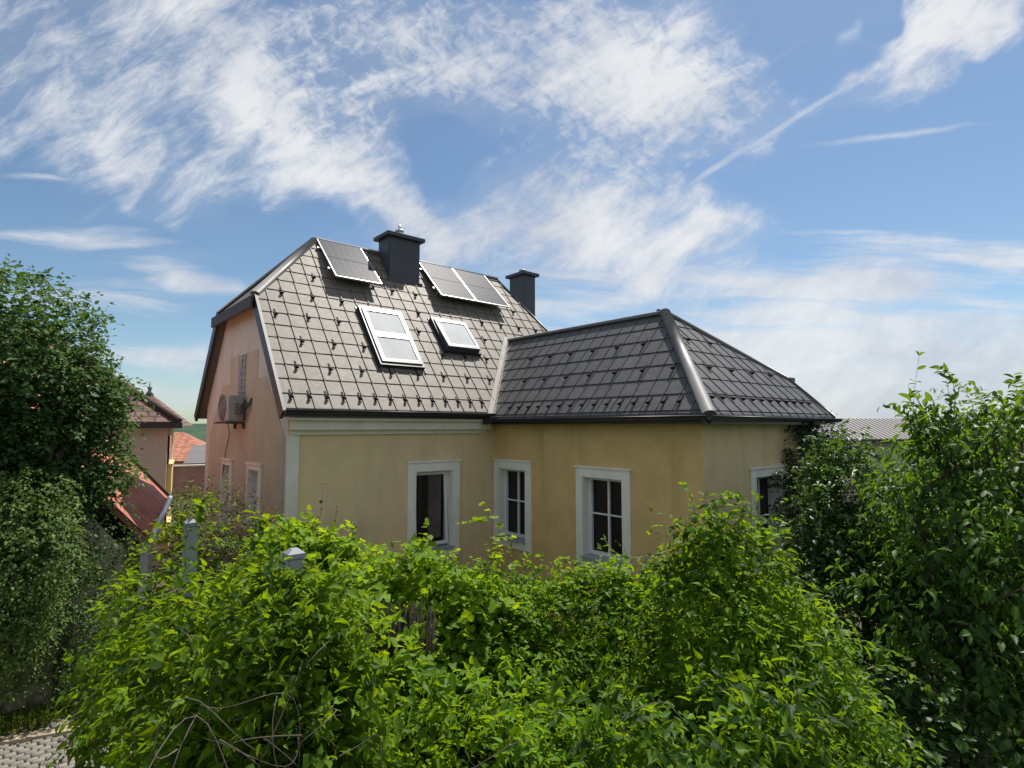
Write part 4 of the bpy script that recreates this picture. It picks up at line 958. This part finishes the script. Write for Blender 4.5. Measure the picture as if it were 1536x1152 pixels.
crown('foliage', bG, 1200, .10, PALM, M_GRAPE, hG, base, 61, m=6, slen=.36, shell=(.78, 1.12), droop=.5, amp=.16, zmin=.3, rise=.3)
crown('inner_foliage', bG, 900, .10, PALM, M_GRAPE, hG, base, 62, m=5, slen=.3, shell=(.4, .78), droop=.5, zmin=.2)
whips(hG, base, [((-.32, 6.3, 1.95), (.0, 0, 1), .85, 0.05), ((-.3, 6.3, 2.55), (-.9, 0, .25), .3, .3), ((-.28, 6.3, 2.4), (.9, 0, .1), .3, .1), ((-1.5, 6.3, 2.05), (-.2, 0, .9), .35, .3), ((-.85, 6.4, 2.1), (.5, 0, .7), .4, .5)], PALM, M_GRAPE, 13, ls=.085)
base = (-2.35, 7.1, 0)
hG2 = plant('grape_vine', 'bright grape vine before the pale house corner, one thin dark shoot up the wall', 'vine', base)
bG2 = [((-2.75, 7.1, 1.65), (.5, .42, .78)), ((-2.25, 7.0, 1.55), (.52, .42, .82)), ((-1.85, 6.9, 1.4), (.42, .4, .68)), ((-3.05, 7.2, 1.3), (.45, .4, .8))]
crown('foliage', bG2, 1200, .098, PALM, M_GRAPE, hG2, base, 63, m=6, slen=.32, shell=(.75, 1.12), droop=.5, amp=.15, zmin=.3)
crown('inner_foliage', bG2, 800, .10, PALM, M_GRAPE, hG2, base, 64, m=5, slen=.3, shell=(.4, .75), droop=.5, zmin=.2)
whips(hG2, base, [((-2.5, 7.2, 2.3), (.18, 0, 1), .65, .1), ((-2.45, 7.2, 2.25), (.5, 0, .9), .5, .2), ((-2.9, 7.2, 2.2), (-.3, 0, .8), .3, .3)], PALM, M_RED, 14, M_TWIG, .06)
base = (-3.75, 7.9, 0)
sR = plant('photinia_shrub', 'shrub of brown red and green leaves in front of the gable wall', 'shrub', base)
bR = [((-3.95, 7.95, 1.75), (.48, .45, .82)), ((-3.5, 7.8, 1.55), (.5, .45, .78)), ((-3.1, 7.6, 1.35), (.45, .4, .75))]
crown('foliage', bR, 900, .055, NARROW, M_RED, sR, base, 65, m=7, slen=.26, shell=(.7, 1.12), droop=.2, amp=.16, zmin=.3, rise=.6)
crown('green_foliage', bR[:2], 420, .055, NARROW, M_HEDGE, sR, base, 66, m=7, slen=.26, shell=(.7, 1.08), droop=.2, zmin=.3, rise=.6)
crown('inner_foliage', bR, 450, .07, NARROW, M_RED, sR, base, 67, m=5, slen=.25, shell=(.35, .7), zmin=.2)

# ---- fence posts and reed screen among the vines
for p, lab in (((-2.97, 5.3), 'grey post with pale cap rising left of the vine mound, by the gable'), ((-1.44, 3.8), 'grey post whose pale cap just clears the middle of the vine mound')):
    zt = 2.72 if p[0] < -2 else 2.77
    t = thing('fence_post', lab, 'post', (p[0], p[1], 0), ROT, 'posts of the overgrown fence')
    mb = MB(); mb.box((-.052, -.052, -.02), (.052, .052, zt - .03), .008); mb.build('shaft', M_POST, t)
    mb = MB(); mb.hexa([(-.060, -.060, zt - .03), (.060, -.060, zt - .03), (.060, .060, zt - .03), (-.060, .060, zt - .03), (-.056, -.056, zt + .0), (.056, -.056, zt + .0), (.056, .056, zt + .0), (-.056, .056, zt + .0)])
    mb.hexa([(-.056, -.056, zt + .0), (.056, -.056, zt + .0), (.056, .056, zt + .0), (-.056, .056, zt + .0), (-.02, -.02, zt + .03), (.02, -.02, zt + .03), (.02, .02, zt + .03), (-.02, .02, zt + .03)]); mb.build('cap', M_POSTCAP, t)
t = thing('reed_screen', 'dark upright reed screen showing between the vines below the left front window', 'fence', (-1.18, 5.75, 0)); g = np.random.default_rng(4); mb = MB()
for i in range(64):
    x = -.42 + i * .0135; mb.tube([(x + g.normal() * .004, .0 + g.normal() * .006, 0), (x + g.normal() * .012, g.normal() * .01, 1.78 + g.normal() * .08)], (.006 + .003 * g.uniform()), 5)
for z in (.3, .9, 1.5): mb.bar((-.43, .012, z), (.44, .012, z), .006, .006)
mb.build('reeds', M_REED, t)
mb = MB(); mb.tube([(-1.4, 1.62, 2.53), (-.1, 1.78, 2.53)], .018, 8)
tag(mb.build('railing_bar', M_RAIL), 'dark red horizontal rail at the very bottom edge of the vine mound', 'railing')

# ---- left tree, ivy
base = (-6.4, 7.0, 0)
tL = plant('deciduous_tree', 'large dark green tree on the left, overhanging the red roofed shed', 'tree', base)
bL = [((-5.30, 7.3, 3.98), (.26, .32, .20)), ((-6.15, 6.7, 4.60), (.75, .8, .72)), ((-5.72, 7.0, 4.1), (.48, .6, .55)), ((-5.66, 7.4, 3.72), (.42, .5, .38)), ((-6.1, 6.9, 3.7), (.75, .75, .55)), ((-5.55, 7.45, 3.08), (.46, .5, .38)), ((-5.95, 7.2, 2.85), (.6, .6, .5)), ((-6.8, 6.6, 3.9), (.7, .8, 1.0))]
crown('crown', bL, 4800, .076, OVATE, M_TREEL, tL, base, 71, m=7, slen=.27, shell=(.72, 1.10), droop=.35, amp=.22, freq=3.0, zmin=1.5, rise=.3)
crown('inner_crown', bL, 2400, .095, OVATE, M_TREEL, tL, base, 72, m=5, slen=.28, shell=(.3, .72), zmin=1.5)
trunk_and_limbs(tL, base, bL, .13, M_BARK, 73, .45)
base = (-6.2, 7.1, 0)
iv = plant('ivy', 'grey green ivy covering the stone wall and spilling toward the alley, left edge', 'ivy', base)
bI = [((-5.30, 6.25, 2.30), (.44, .40, .46)), ((-5.45, 6.35, 1.85), (.40, .40, .60)), ((-5.72, 6.5, 1.40), (.38, .36, .62)), ((-5.8, 6.2, 2.4), (.45, .4, .6)), ((-6.2, 6.9, 1.7), (.5, .4, .9)), ((-5.5, 6.5, 2.72), (.42, .4, .38)), ((-5.95, 6.75, 1.0), (.35, .3, .55))]
crown('foliage', bI, 3600, .050, OVATE, M_IVY, iv, base, 74, m=7, slen=.18, shell=(.8, 1.08), droop=.7, amp=.12, freq=4, zmin=.35)
crown('inner_foliage', bI, 1300, .06, OVATE, M_IVY, iv, base, 75, m=5, slen=.2, shell=(.4, .8), droop=.6, zmin=.3)
base = (-6.2, 9.2, 0)
iv2 = plant('ivy', 'dark shaded ivy along the alley wall below the red roofed shed', 'ivy', base)
bI2 = [((-5.55, 7.3, 1.25), (.33, .35, 1.0)), ((-5.95, 7.9, 1.2), (.4, .7, 1.1)), ((-6.4, 9.2, 1.0), (.45, .8, 1.0)), ((-5.75, 7.9, 2.0), (.45, .5, .5))]
crown('foliage', bI2, 2400, .05, OVATE, M_TREEL, iv2, base, 76, m=6, slen=.2, shell=(.6, 1.05), droop=.6, zmin=.2)
g = np.random.default_rng(15); n = 1500
q = np.stack([g.uniform(-6.75, -5.55, n), g.uniform(6.55, 7.4, n), np.zeros(n)], 1); s_ = (q[:, 0] + 6.15) * .43
q[:, 1] = 6.83 + s_ + g.uniform(-.12, .45, n) ; keep = q[:, 0] < -5.45 - (q[:, 1] - 6.9) * .2; q = q[keep]; n = len(q)
ax = np.stack([g.normal(size=n) * .45, g.normal(size=n) * .45, np.ones(n)], 1)
gr = leaf_mesh('grass', q, ax, g.normal(size=(n, 3)), g.uniform(.08, .26, n), BLADE, M_GRASS, None, (0, 0, 0), g.uniform(0, 1, n)); tag(gr, 'tuft of bright grass between the kerb and the stone wall', 'grass', kind='stuff')

# ---- right side trees
base = (4.6, 5.9, 0)
tC = plant('cherry_tree', 'cherry tree with drooping leaves and tall upright shoots at the right edge', 'tree', base)
bT = [((4.85, 5.9, 2.85), (.55, .6, .72)), ((5.3, 5.9, 3.45), (.5, .55, .6)), ((4.32, 5.8, 3.55), (.22, .25, .50)), ((4.25, 5.75, 2.35), (.55, .6, .62)), ((4.9, 5.6, 2.2), (.75, .75, .75)), ((4.0, 5.4, 1.75), (.65, .62, .65)), ((4.7, 5.3, 1.5), (.85, .7, .75)), ((5.45, 5.6, 2.5), (.65, .65, .8)), ((4.45, 5.85, 3.1), (.28, .3, .42))]
crown('crown', bT, 1650, .108, NARROW, M_CHERRY, tC, base, 81, m=8, slen=.46, shell=(.6, 1.18), hang=.9, outw=.7, rnd=.4, droop=.6, amp=.38, zmin=.7, rise=.75)
crown('inner_crown', bT, 850, .11, NARROW, M_CHERRY, tC, base, 82, m=5, slen=.35, shell=(.2, .6), droop=.7, zmin=.5)
trunk_and_limbs(tC, base, bT, .09, M_BARK, 83, .35)
whips(tC, base, [((4.35, 5.8, 3.3), (-.12, 0, 1), 1.08, .03), ((4.3, 5.8, 3.45), (-.65, 0, .75), .62, .2), ((4.4, 5.8, 3.4), (.1, 0, 1), .80, .05), ((4.25, 5.75, 3.3), (-.85, 0, .6), .6, .3), ((4.6, 5.9, 3.4), (.12, 0, 1), .72, .08), ((4.9, 5.9, 3.4), (-.1, 0, 1), .65, .1), ((5.2, 5.9, 3.6), (.1, 0, 1), .6, .1), ((5.45, 5.9, 3.6), (.2, 0, 1), .55, .1), ((4.15, 5.7, 3.0), (-1, .1, .4), .6, .4), ((4.3, 5.75, 3.4), (-.35, 0, 1), .75, .1), ((4.5, 5.8, 3.5), (-.1, 0, 1), .75, .05), ((4.75, 5.9, 3.4), (.3, 0, 1), .6, .1)], NARROW, M_CHERRY, 84, M_BARK, .14, 14)
base = (4.3, 7.3, 0)
tB = plant('lilac_bush', 'tall leafy bush between the house wing and the cherry tree', 'bush', base)
bB2 = [((4.22, 7.3, 2.85), (.38, .5, .66)), ((4.0, 7.1, 2.3), (.46, .55, .70)), ((4.6, 7.3, 2.1), (.6, .65, .75)), ((4.1, 6.8, 1.5), (.75, .65, .85)), ((5.2, 7.2, 1.95), (.65, .65, .8)), ((3.5, 6.6, 1.2), (.6, .58, .82))]
crown('crown', bB2, 2900, .088, OVATE, M_BUSHR, tB, base, 91, m=7, slen=.32, shell=(.68, 1.15), hang=.4, droop=.45, amp=.18, zmin=.5, rise=.5)
crown('inner_crown', bB2, 1400, .09, OVATE, M_BUSHR, tB, base, 92, m=5, slen=.3, shell=(.25, .68), zmin=.3)
trunk_and_limbs(tB, base, bB2, .06, M_BARK, 93, .3)
whips(tB, base, [((4.0, 7.3, 3.4), (-.2, 0, 1), .4, .1), ((4.3, 7.3, 3.4), (.2, 0, 1), .35, .1), ((3.6, 7.1, 2.9), (-.8, 0, .6), .4, .3)], OVATE, M_BUSHR, 94, M_BARK, .07)
base = (6.6, 8.2, 0)
tD = plant('deciduous_tree', 'dark dense tree behind the cherry tree at the right edge', 'tree', base)
bT2 = [((6.3, 8.2, 2.6), (.9, .8, 1.0)), ((7.3, 8.3, 2.9), (.9, .8, 1.2)), ((6.7, 7.8, 1.6), (1.2, .8, 1.0)), ((5.6, 8.0, 1.7), (.8, .8, 1.1))]
crown('crown', bT2, 1900, .09, OVATE, M_CHERRY, tD, base, 95, m=7, slen=.34, shell=(.55, 1.1), droop=.5, amp=.16, zmin=.5, rise=.4)
trunk_and_limbs(tD, base, bT2, .10, M_BARK, 96, .35)
base = (3.6, 4.6, 0)
uG = plant('undergrowth_shrub', 'dark low shrub in the shade under the cherry tree, bottom right', 'shrub', base)
bU = [((3.3, 4.9, .7), (.75, .6, .75)), ((4.2, 4.6, .75), (.8, .6, .8)), ((3.1, 3.9, .45), (.7, .6, .5)), ((4.0, 3.8, .55), (.8, .6, .6)), ((2.7, 5.4, .8), (.6, .6, .85))]
crown('foliage', bU, 2300, .085, OVATE, M_BUSHR, uG, base, 97, m=6, slen=.3, shell=(.5, 1.1), droop=.4, zmin=.05)
# creeper on the wing's right end
bw = W(7.4, WT - .2, 0); base = tuple(bw)
cr = plant('wall_creeper', 'dark creeper hanging from the gutter on the right end wall of the wing', 'creeper', base)
bc = [(tuple(W(6.42, WT - .06, 2.35)), (.26, .14, .55)), (tuple(W(6.95, WT - .10, 3.22)), (.46, .28, .58)), (tuple(W(7.25, WT - .12, 2.85)), (.62, .42, .85)), (tuple(W(7.75, WT - .15, 2.7)), (.5, .5, 1.1)), (tuple(W(6.95, WT - .08, 2.35)), (.42, .30, .6)), (tuple(W(7.4, WT - .15, 1.6)), (.7, .45, .9))]
wallclear = lambda p: ((p - np.array(W(0, WT - .03))) @ np.array(V)) > 0
crown('foliage', bc, 4200, .065, OVATE, M_CREEPD, cr, base, 98, m=6, slen=.22, shell=(.5, 1.1), droop=.7, zmin=.4, clear=wallclear)
whips(cr, base, [(tuple(W(6.95, WT - .08, 2.85)), tuple(-U * .7 + Vector((0, 0, .8))), .55, .1), (tuple(W(6.8, WT - .08, 2.7)), tuple(-U * .3 + Vector((0, 0, .9))), .5, .1), (tuple(W(6.6, WT - .08, 2.75)), tuple(-U * 1.0 + Vector((0, 0, -.1))), .5, .3), (tuple(W(6.4, WT - .06, 2.8)), tuple(U * .2 + Vector((0, 0, -.9))), .6, .0), (tuple(W(6.75, WT - .06, 2.85)), tuple(-U * .1 + Vector((0, 0, -.9))), .7, .0)], OVATE, M_CREEPD, 99, M_TWIG, .06)
# rose-like fading flower head of the lilac
g = np.random.default_rng(3); n = 260
c0 = np.array([3.92, 6.62, 2.88]); q = c0 + np.stack([g.normal(size=n) * .045, g.normal(size=n) * .045, g.uniform(-.16, .14, n)], 1)
leaf_mesh('faded_blossom', q, g.normal(size=(n, 3)), g.normal(size=(n, 3)), g.uniform(.02, .04, n), SMALL, plain('blossom', (.34, .28, .24), .9), tB, (4.3, 7.3, 0), g.uniform(0, 1, n))
for (bx, by, h, s, lab) in ((8.9, 9.6, 3.3, 111, 'dim broadleaf tree farther back at the right edge, behind the cherry tree'), (12.5, 14.5, 3.6, 112, 'farther tree behind the right edge crowns, beyond the cherry tree')):
    base = (bx, by, 0); t = plant('background_tree', lab, 'tree', base)
    bl = [((bx, by, h * .68), (1.3, 1.2, h * .36)), ((bx + .9, by + .2, h * .55), (1.0, 1.0, h * .34)), ((bx - .9, by - .1, h * .5), (1.0, .9, h * .32)), ((bx, by - .4, h * .28), (1.4, 1.0, h * .26))]
    crown('crown', bl, 1500, .11, OVATE, M_BUSHR, t, base, s, m=7, slen=.38, shell=(.5, 1.1), hang=.4, amp=.18, zmin=.2)
    trunk_and_limbs(t, base, bl, .11, M_BARK, s + 5, .35, 2)
# ------------------------------------------------------------------ red roofed shed on the alley
e = Vector((-.483, .876, 0)).normalized(); p_ = Vector((-e.y, e.x, 0)); SN = Vector((-5.25, 8.2, 0))
def rot_of(d): return math.atan2(d.y, d.x)
shed = thing('shed', 'small shed with a steep red tiled roof along the left of the alley', 'shed', SN, rot_of(e))
# local: x along the eave away from the viewer, y to the left, z up
def uvroof(name, mat, parent, pts, uvs, th=.08):
    mb = MB(); n = (Vector(pts[1]) - Vector(pts[0])).cross(Vector(pts[2]) - Vector(pts[0])).normalized()
    if n.z < 0: n = -n
    mb.face(pts, uvs=uvs); lo = [Vector(p) - n * th for p in pts]; mb.face(lo[::-1], uvs=[(0, 0)] * len(pts))
    k = len(pts)
    for i in range(k): mb.face([pts[i], pts[(i + 1) % k], lo[(i + 1) % k], lo[i]], uvs=[(0, 0), (.1, 0), (.1, .1), (0, .1)])
    return mb.build(name, mat, parent)
SLEN = 5.35; SZ = 2.02; rise = 2.75; run = 2.35
rl = math.hypot(rise, run)
sroof = uvroof('roof', M_CLAYR, shed, [(0, -.05, SZ), (SLEN, -.05, SZ), (SLEN, run, SZ + rise), (0, run, SZ + rise)], [(0, 0), (0, SLEN), (rl, SLEN), (rl, 0)])
mb = MB(); mb.bar((SLEN + .03, -.1, SZ - .08), (SLEN + .03, run, SZ + rise - .02), .08, .16, (0, -1, 1)); mb.build('verge_board', M_DARKWOOD, sroof)
mb = MB(); mb.tube([(-.05, -.10, SZ - .02), (SLEN + .02, -.10, SZ - .02)], .05, 10); mb.build('gutter', M_ALU, sroof)
mb = MB(); mb.box((.05, .25, 0), (SLEN, run * 2 - .3, SZ - .10)); mb.build('wall', M_CREAM, shed)
mb = MB(); v = [(0.06, .28, SZ - .12), (0.06, run * 2, SZ - .12), (0.06, run, SZ + rise - .15)]; mb.face(v); mb.build('gable_wall', M_CREAM, shed); mb = MB(); mb.face([(x + SLEN - .12, y, z) for x, y, z in v]); mb.build('gable_wall', M_CREAM, shed)
for x in (.55, 1.6): mb = MB(); mb.box((x - .05, -.02, 0), (x + .05, .08, SZ - .05)); mb.build('post', M_FRAME, shed)
uvroof('roof_back', M_CLAYR, sroof, [(0, run, SZ + rise), (SLEN, run, SZ + rise), (SLEN, 2 * run, SZ), (0, 2 * run, SZ)], [(0, 0), (0, SLEN), (rl, SLEN), (rl, 0)])

# ------------------------------------------------------------------ neighbour's house behind it
NC = Vector((-9.12, 15.0, 0)); na = R(30.0); nx = Vector((math.cos(na), math.sin(na), 0)); ny = Vector((-nx.y, nx.x, 0))
nb = thing('neighbour_house', 'pink rendered house with brown clay tiled hip roof and yellow balconies, left background', 'house', NC, na)
EH = 3.72; NW = 8.0; ND = 9.0; pt = .74
mb = MB(); mb.box((-NW, 0, -1.5), (0, ND, EH)); mb.build('wall', M_PWALL, nb)
o_ = .25; hr = 4.0
nroof = uvroof('roof', M_CLAYB, nb, [(-NW - o_, -o_, EH), (o_, -o_, EH), (o_ - hr, hr - o_, EH + hr * pt), (-NW - o_ + hr, hr - o_, EH + hr * pt)], [(0, 0), (NW + .5, 0), (NW + .5 - hr, hr * 1.13), (hr, hr * 1.13)])
uvroof('roof_side', M_CLAYB, nroof, [(o_, -o_, EH), (o_, ND, EH), (o_ - hr, ND - hr, EH + hr * pt), (o_ - hr, hr - o_, EH + hr * pt)], [(0, 0), (ND, 0), (ND - hr, hr * 1.13), (hr, hr * 1.13)])
mb = MB(); mb.tube([(o_, -o_, EH + .02), (o_ - hr, hr - o_, EH + hr * pt + .02)], .09, 8); mb.build('ridge_tiles', M_CLAYB, nroof)
mb = MB(); mb.box((-NW - o_, -o_ - .08, EH - .16), (o_ + .08, -o_ + .02, EH - .02)); mb.build('gutter', M_DARKWOOD, nroof)
mb = MB(); mb.box((-NW - o_, -o_ + .021, EH - .14), (o_ + .06, 0, EH - .05)); mb.box((.0, .0, EH - .14), (o_ + .06, ND, EH - .05)); mb.build('eave_soffit', M_CREAM, nroof)
# roof window on the slope
sx0, sw = -2.05, .62; ra = Vector((0, 1, pt)).normalized(); rn = Vector((0, -pt, 1)).normalized()
PS = lambda x, w, h: Vector((x, -o_, EH)) + ra * w + rn * h
mb = MB(); mb.hexa([PS(sx0, .78, .01), PS(sx0 + sw, .78, .01), PS(sx0 + sw, 1.55, .01), PS(sx0, 1.55, .01), PS(sx0, .78, .10), PS(sx0 + sw, .78, .10), PS(sx0 + sw, 1.55, .10), PS(sx0, 1.55, .10)]); sk = mb.build('skylight', M_SILL, nb)
mb = MB(); mb.face([PS(sx0 + .07, .85, .104), PS(sx0 + sw - .07, .85, .104), PS(sx0 + sw - .07, 1.48, .104), PS(sx0 + .07, 1.48, .104)]); mb.build('pane', M_PALEWALL, sk)
# balconies on the right wall, window openings behind
for z0, z1 in ((1.72, 2.55), (.25, 1.0)):
    b_ = MB(); b_.box((.0, .35, z0), (.12, 2.6, z1)); b_.box((.0, .33, z1), (.15, 2.62, z1 + .05)); b_.build('balcony', M_YEL, nb)
for z0, z1 in ((2.62, 3.35), (1.08, 1.68)):
    b_ = MB(); b_.box((.0, .25, z0), (.05, 2.4, z1)); b_.build('window', M_GLASS, nb)
mb = MB(); mb.box((.001, .1, 3.38), (.10, 3.0, 3.56)); mb.build('lintel', M_CREAM, nb)
mb = MB(); c0 = .0
# turret behind with pyramid roof and finial
TC = Vector((-13.0, 20.2, 0)); tw = thing('turret', 'pointed turret roof with a small finial rising behind the brown tiled house', 'turret', TC, R(20))
mb = MB(); mb.box((-.6, -.6, 0), (.6, .6, 3.62)); mb.build('wall', M_CREAM, tw)
ap = (0, 0, 4.82); cs = [(-1.25, -1.25, 3.62), (1.25, -1.25, 3.62), (1.25, 1.25, 3.62), (-1.25, 1.25, 3.62)]
mb = MB()
for i in range(4): mb.face([cs[i], cs[(i + 1) % 4], ap], uvs=[(0, 0), (2.9, 0), (1.45, 2)])
mb.face(cs[::-1], uvs=[(0, 0)] * 4); mb.build('roof', M_CLAYB, tw)
mb = MB(); mb.tube([(0, 0, 4.74), (0, 0, 4.86), (0, 0, 4.93), (0, 0, 4.99), (0, 0, 5.03), (0, 0, 5.22)], [.14, .06, .05, .09, .04, .012], 10); mb.build('finial', M_COPPER, tw)

# ------------------------------------------------------------------ far houses, wall, hills
def farhouse(name, label, cx, cy, rz, w, d, eh, rh, wm, rm, nwin=0, hip=0.0):
    t = thing(name, label, 'house', (cx, cy, 0), rz)
    mb = MB(); mb.box((-w / 2, -d / 2, -1), (w / 2, d / 2, eh)); mb.face([(-w / 2, -d / 2, eh), (-w / 2, d / 2, eh), (-w / 2, 0, eh + rh * .96)]); mb.face([(w / 2, -d / 2, eh), (w / 2, d / 2, eh), (w / 2, 0, eh + rh * .96)]); mb.build('wall', wm, t)
    o = .3; sl_ = math.hypot(d / 2 + o, rh); h_ = hip * d / 2; zz = eh - o * rh / (d / 2)
    r = uvroof('roof', rm, t, [(-w / 2 - o, -d / 2 - o, zz), (w / 2 + o, -d / 2 - o, zz), (w / 2 + o - h_, 0, eh + rh), (-w / 2 - o, 0, eh + rh)], [(0, 0), (w, 0), (w, sl_), (0, sl_)], .12)
    uvroof('roof_back', rm, r, [(-w / 2 - o, d / 2 + o, zz), (w / 2 + o, d / 2 + o, zz), (w / 2 + o - h_, 0, eh + rh), (-w / 2 - o, 0, eh + rh)], [(0, 0), (w, 0), (w, sl_), (0, sl_)], .12)
    if hip: uvroof('roof_hip', rm, r, [(w / 2 + o, -d / 2 - o, zz), (w / 2 + o, d / 2 + o, zz), (w / 2 + o - h_, 0, eh + rh)], [(0, 0), (d, 0), (d / 2, sl_)], .12)
    for i in range(nwin):
        x = -w / 2 + w * (i + .5) / nwin
        f = MB(); f.box((x - .5, -d / 2 - .04, eh - 1.75), (x + .5, -d / 2 - .002, eh - .45)); f = f.build('window', M_FRAME, t)
        q = MB(); q.box((x - .42, -d / 2 - .06, eh - 1.67), (x + .42, -d / 2 - .041, eh - .53)); q.build('pane', M_GLASS, f)
    return t
farhouse('far_house', 'distant house with orange tiled roof seen in the gap left of the gable', -27.6, 45.5, R(22), 8, 8, 1.2, 1.95, M_CREAM, M_CLAYO, 3, .8)
farhouse('far_house', 'small distant pink house with grey roof above the brick wall, left of the gable', -17.7, 35.5, R(20), 3.4, 5, 1.62, .85, M_PWALL, M_GREYROOF, 2, .7)
t = thing('brick_wall', 'long pinkish brick wall closing the gap between the pink house and the gable', 'wall', (-16.5, 29.5, 0), R(26)); mb = MB(); mb.box((-6, -.15, -1), (5, .15, 1.55)); mb.build('wall_body', M_BRICK, t); mb = MB(); mb.box((-6, -.2, 1.55), (5, .2, 1.63)); mb.build('coping', M_CREAM, t)
for bx, by, s, lab in ((-9.3, 17.0, 61, 'olive green shrub in the gap below the brick wall, beside the yellow balcony'), (-8.0, 15.2, 62, 'low olive shrub just left of the house gable')):
    base = (bx, by, 0); t = plant('background_shrub', lab, 'shrub', base, 'shrubs in the gap behind the gable')
    bl = [((bx, by, .95), (.85, .7, 1.0)), ((bx + .5, by - .2, .7), (.6, .6, .8)), ((bx - .5, by, .8), (.6, .6, .85))]
    crown('foliage', bl, 700, .10, OVATE, M_FARSH, t, base, s, m=6, slen=.3, shell=(.5, 1.08), zmin=.05)
# hill: wooded ridge far behind
g = np.random.default_rng(9); mb = MB(); nx_, ny_ = 150, 26; vs_ = []
for j in range(ny_):
    row_ = []
    for i in range(nx_):
        x = -330 + i * 3.6; y = 165 + j * 5.0
        h = 3.1 * math.exp(-((x + 128) / 46) ** 2) + 2.2 * math.exp(-((x + 230) / 70) ** 2) + .6
        h *= math.sin(min(1, j / 9) * math.pi / 2) ** .8
        h += abs(math.sin(x * .55 + j)) * abs(math.cos(x * .31 + j * 1.7)) * 1.0 * (j > 0) + g.uniform(0, .5) * (j > 0)
        row_.append(mb.bm.verts.new((x + g.uniform(-.8, .8), y + g.uniform(-1, 1), h - .3)))
    vs_.append(row_)
for j in range(ny_ - 1):
    for i in range(nx_ - 1): mb.bm.faces.new((vs_[j][i], vs_[j][i + 1], vs_[j + 1][i + 1], vs_[j + 1][i])).smooth = True
tag(mb.build('hills', M_HILL), None, None, kind='structure')
# right: long building with a grey roof
t = thing('background_building', 'pale building with a long grey sheet roof seen over the bushes at right', 'building', (21.0, 31.0, 0), R(-6))
mb = MB(); mb.box((-5, 0, -1), (3, 8, 2.95)); mb.build('wall', M_PALEWALL, t)
mb = MB()
for i in range(35):
    x = -5.4 + i * .25
    mb.hexa([(x, -.4, 2.88), (x + .24, -.4, 2.88), (x + .24, 4, 4.05), (x, 4, 4.05), (x + .06, -.4, 2.95), (x + .18, -.4, 2.95), (x + .18, 4, 4.12), (x + .06, 4, 4.12)])
mb.face([(-5.4, -.4, 2.87), (3.3, -.4, 2.87), (3.3, 4, 4.04), (-5.4, 4, 4.04)]); mb.face([(-5.4, 4, 4.04), (3.3, 4, 4.04), (3.3, 8.4, 2.87), (-5.4, 8.4, 2.87)]); mb.build('roof', M_GREYROOF, t)
mb = MB(); mb.box((-5.4, -.5, 2.74), (3.3, -.4, 2.90)); mb.build('gutter', M_DARKWOOD, t)
for x in (-2.0, .9):
    f = MB(); f.box((x - .6, -.04, 1.5), (x + .6, -.002, 2.6)); f = f.build('window', M_FRAME, t); q = MB(); q.box((x - .5, -.06, 1.58), (x + .5, -.041, 2.52)); q.build('pane', M_GLASS, f)
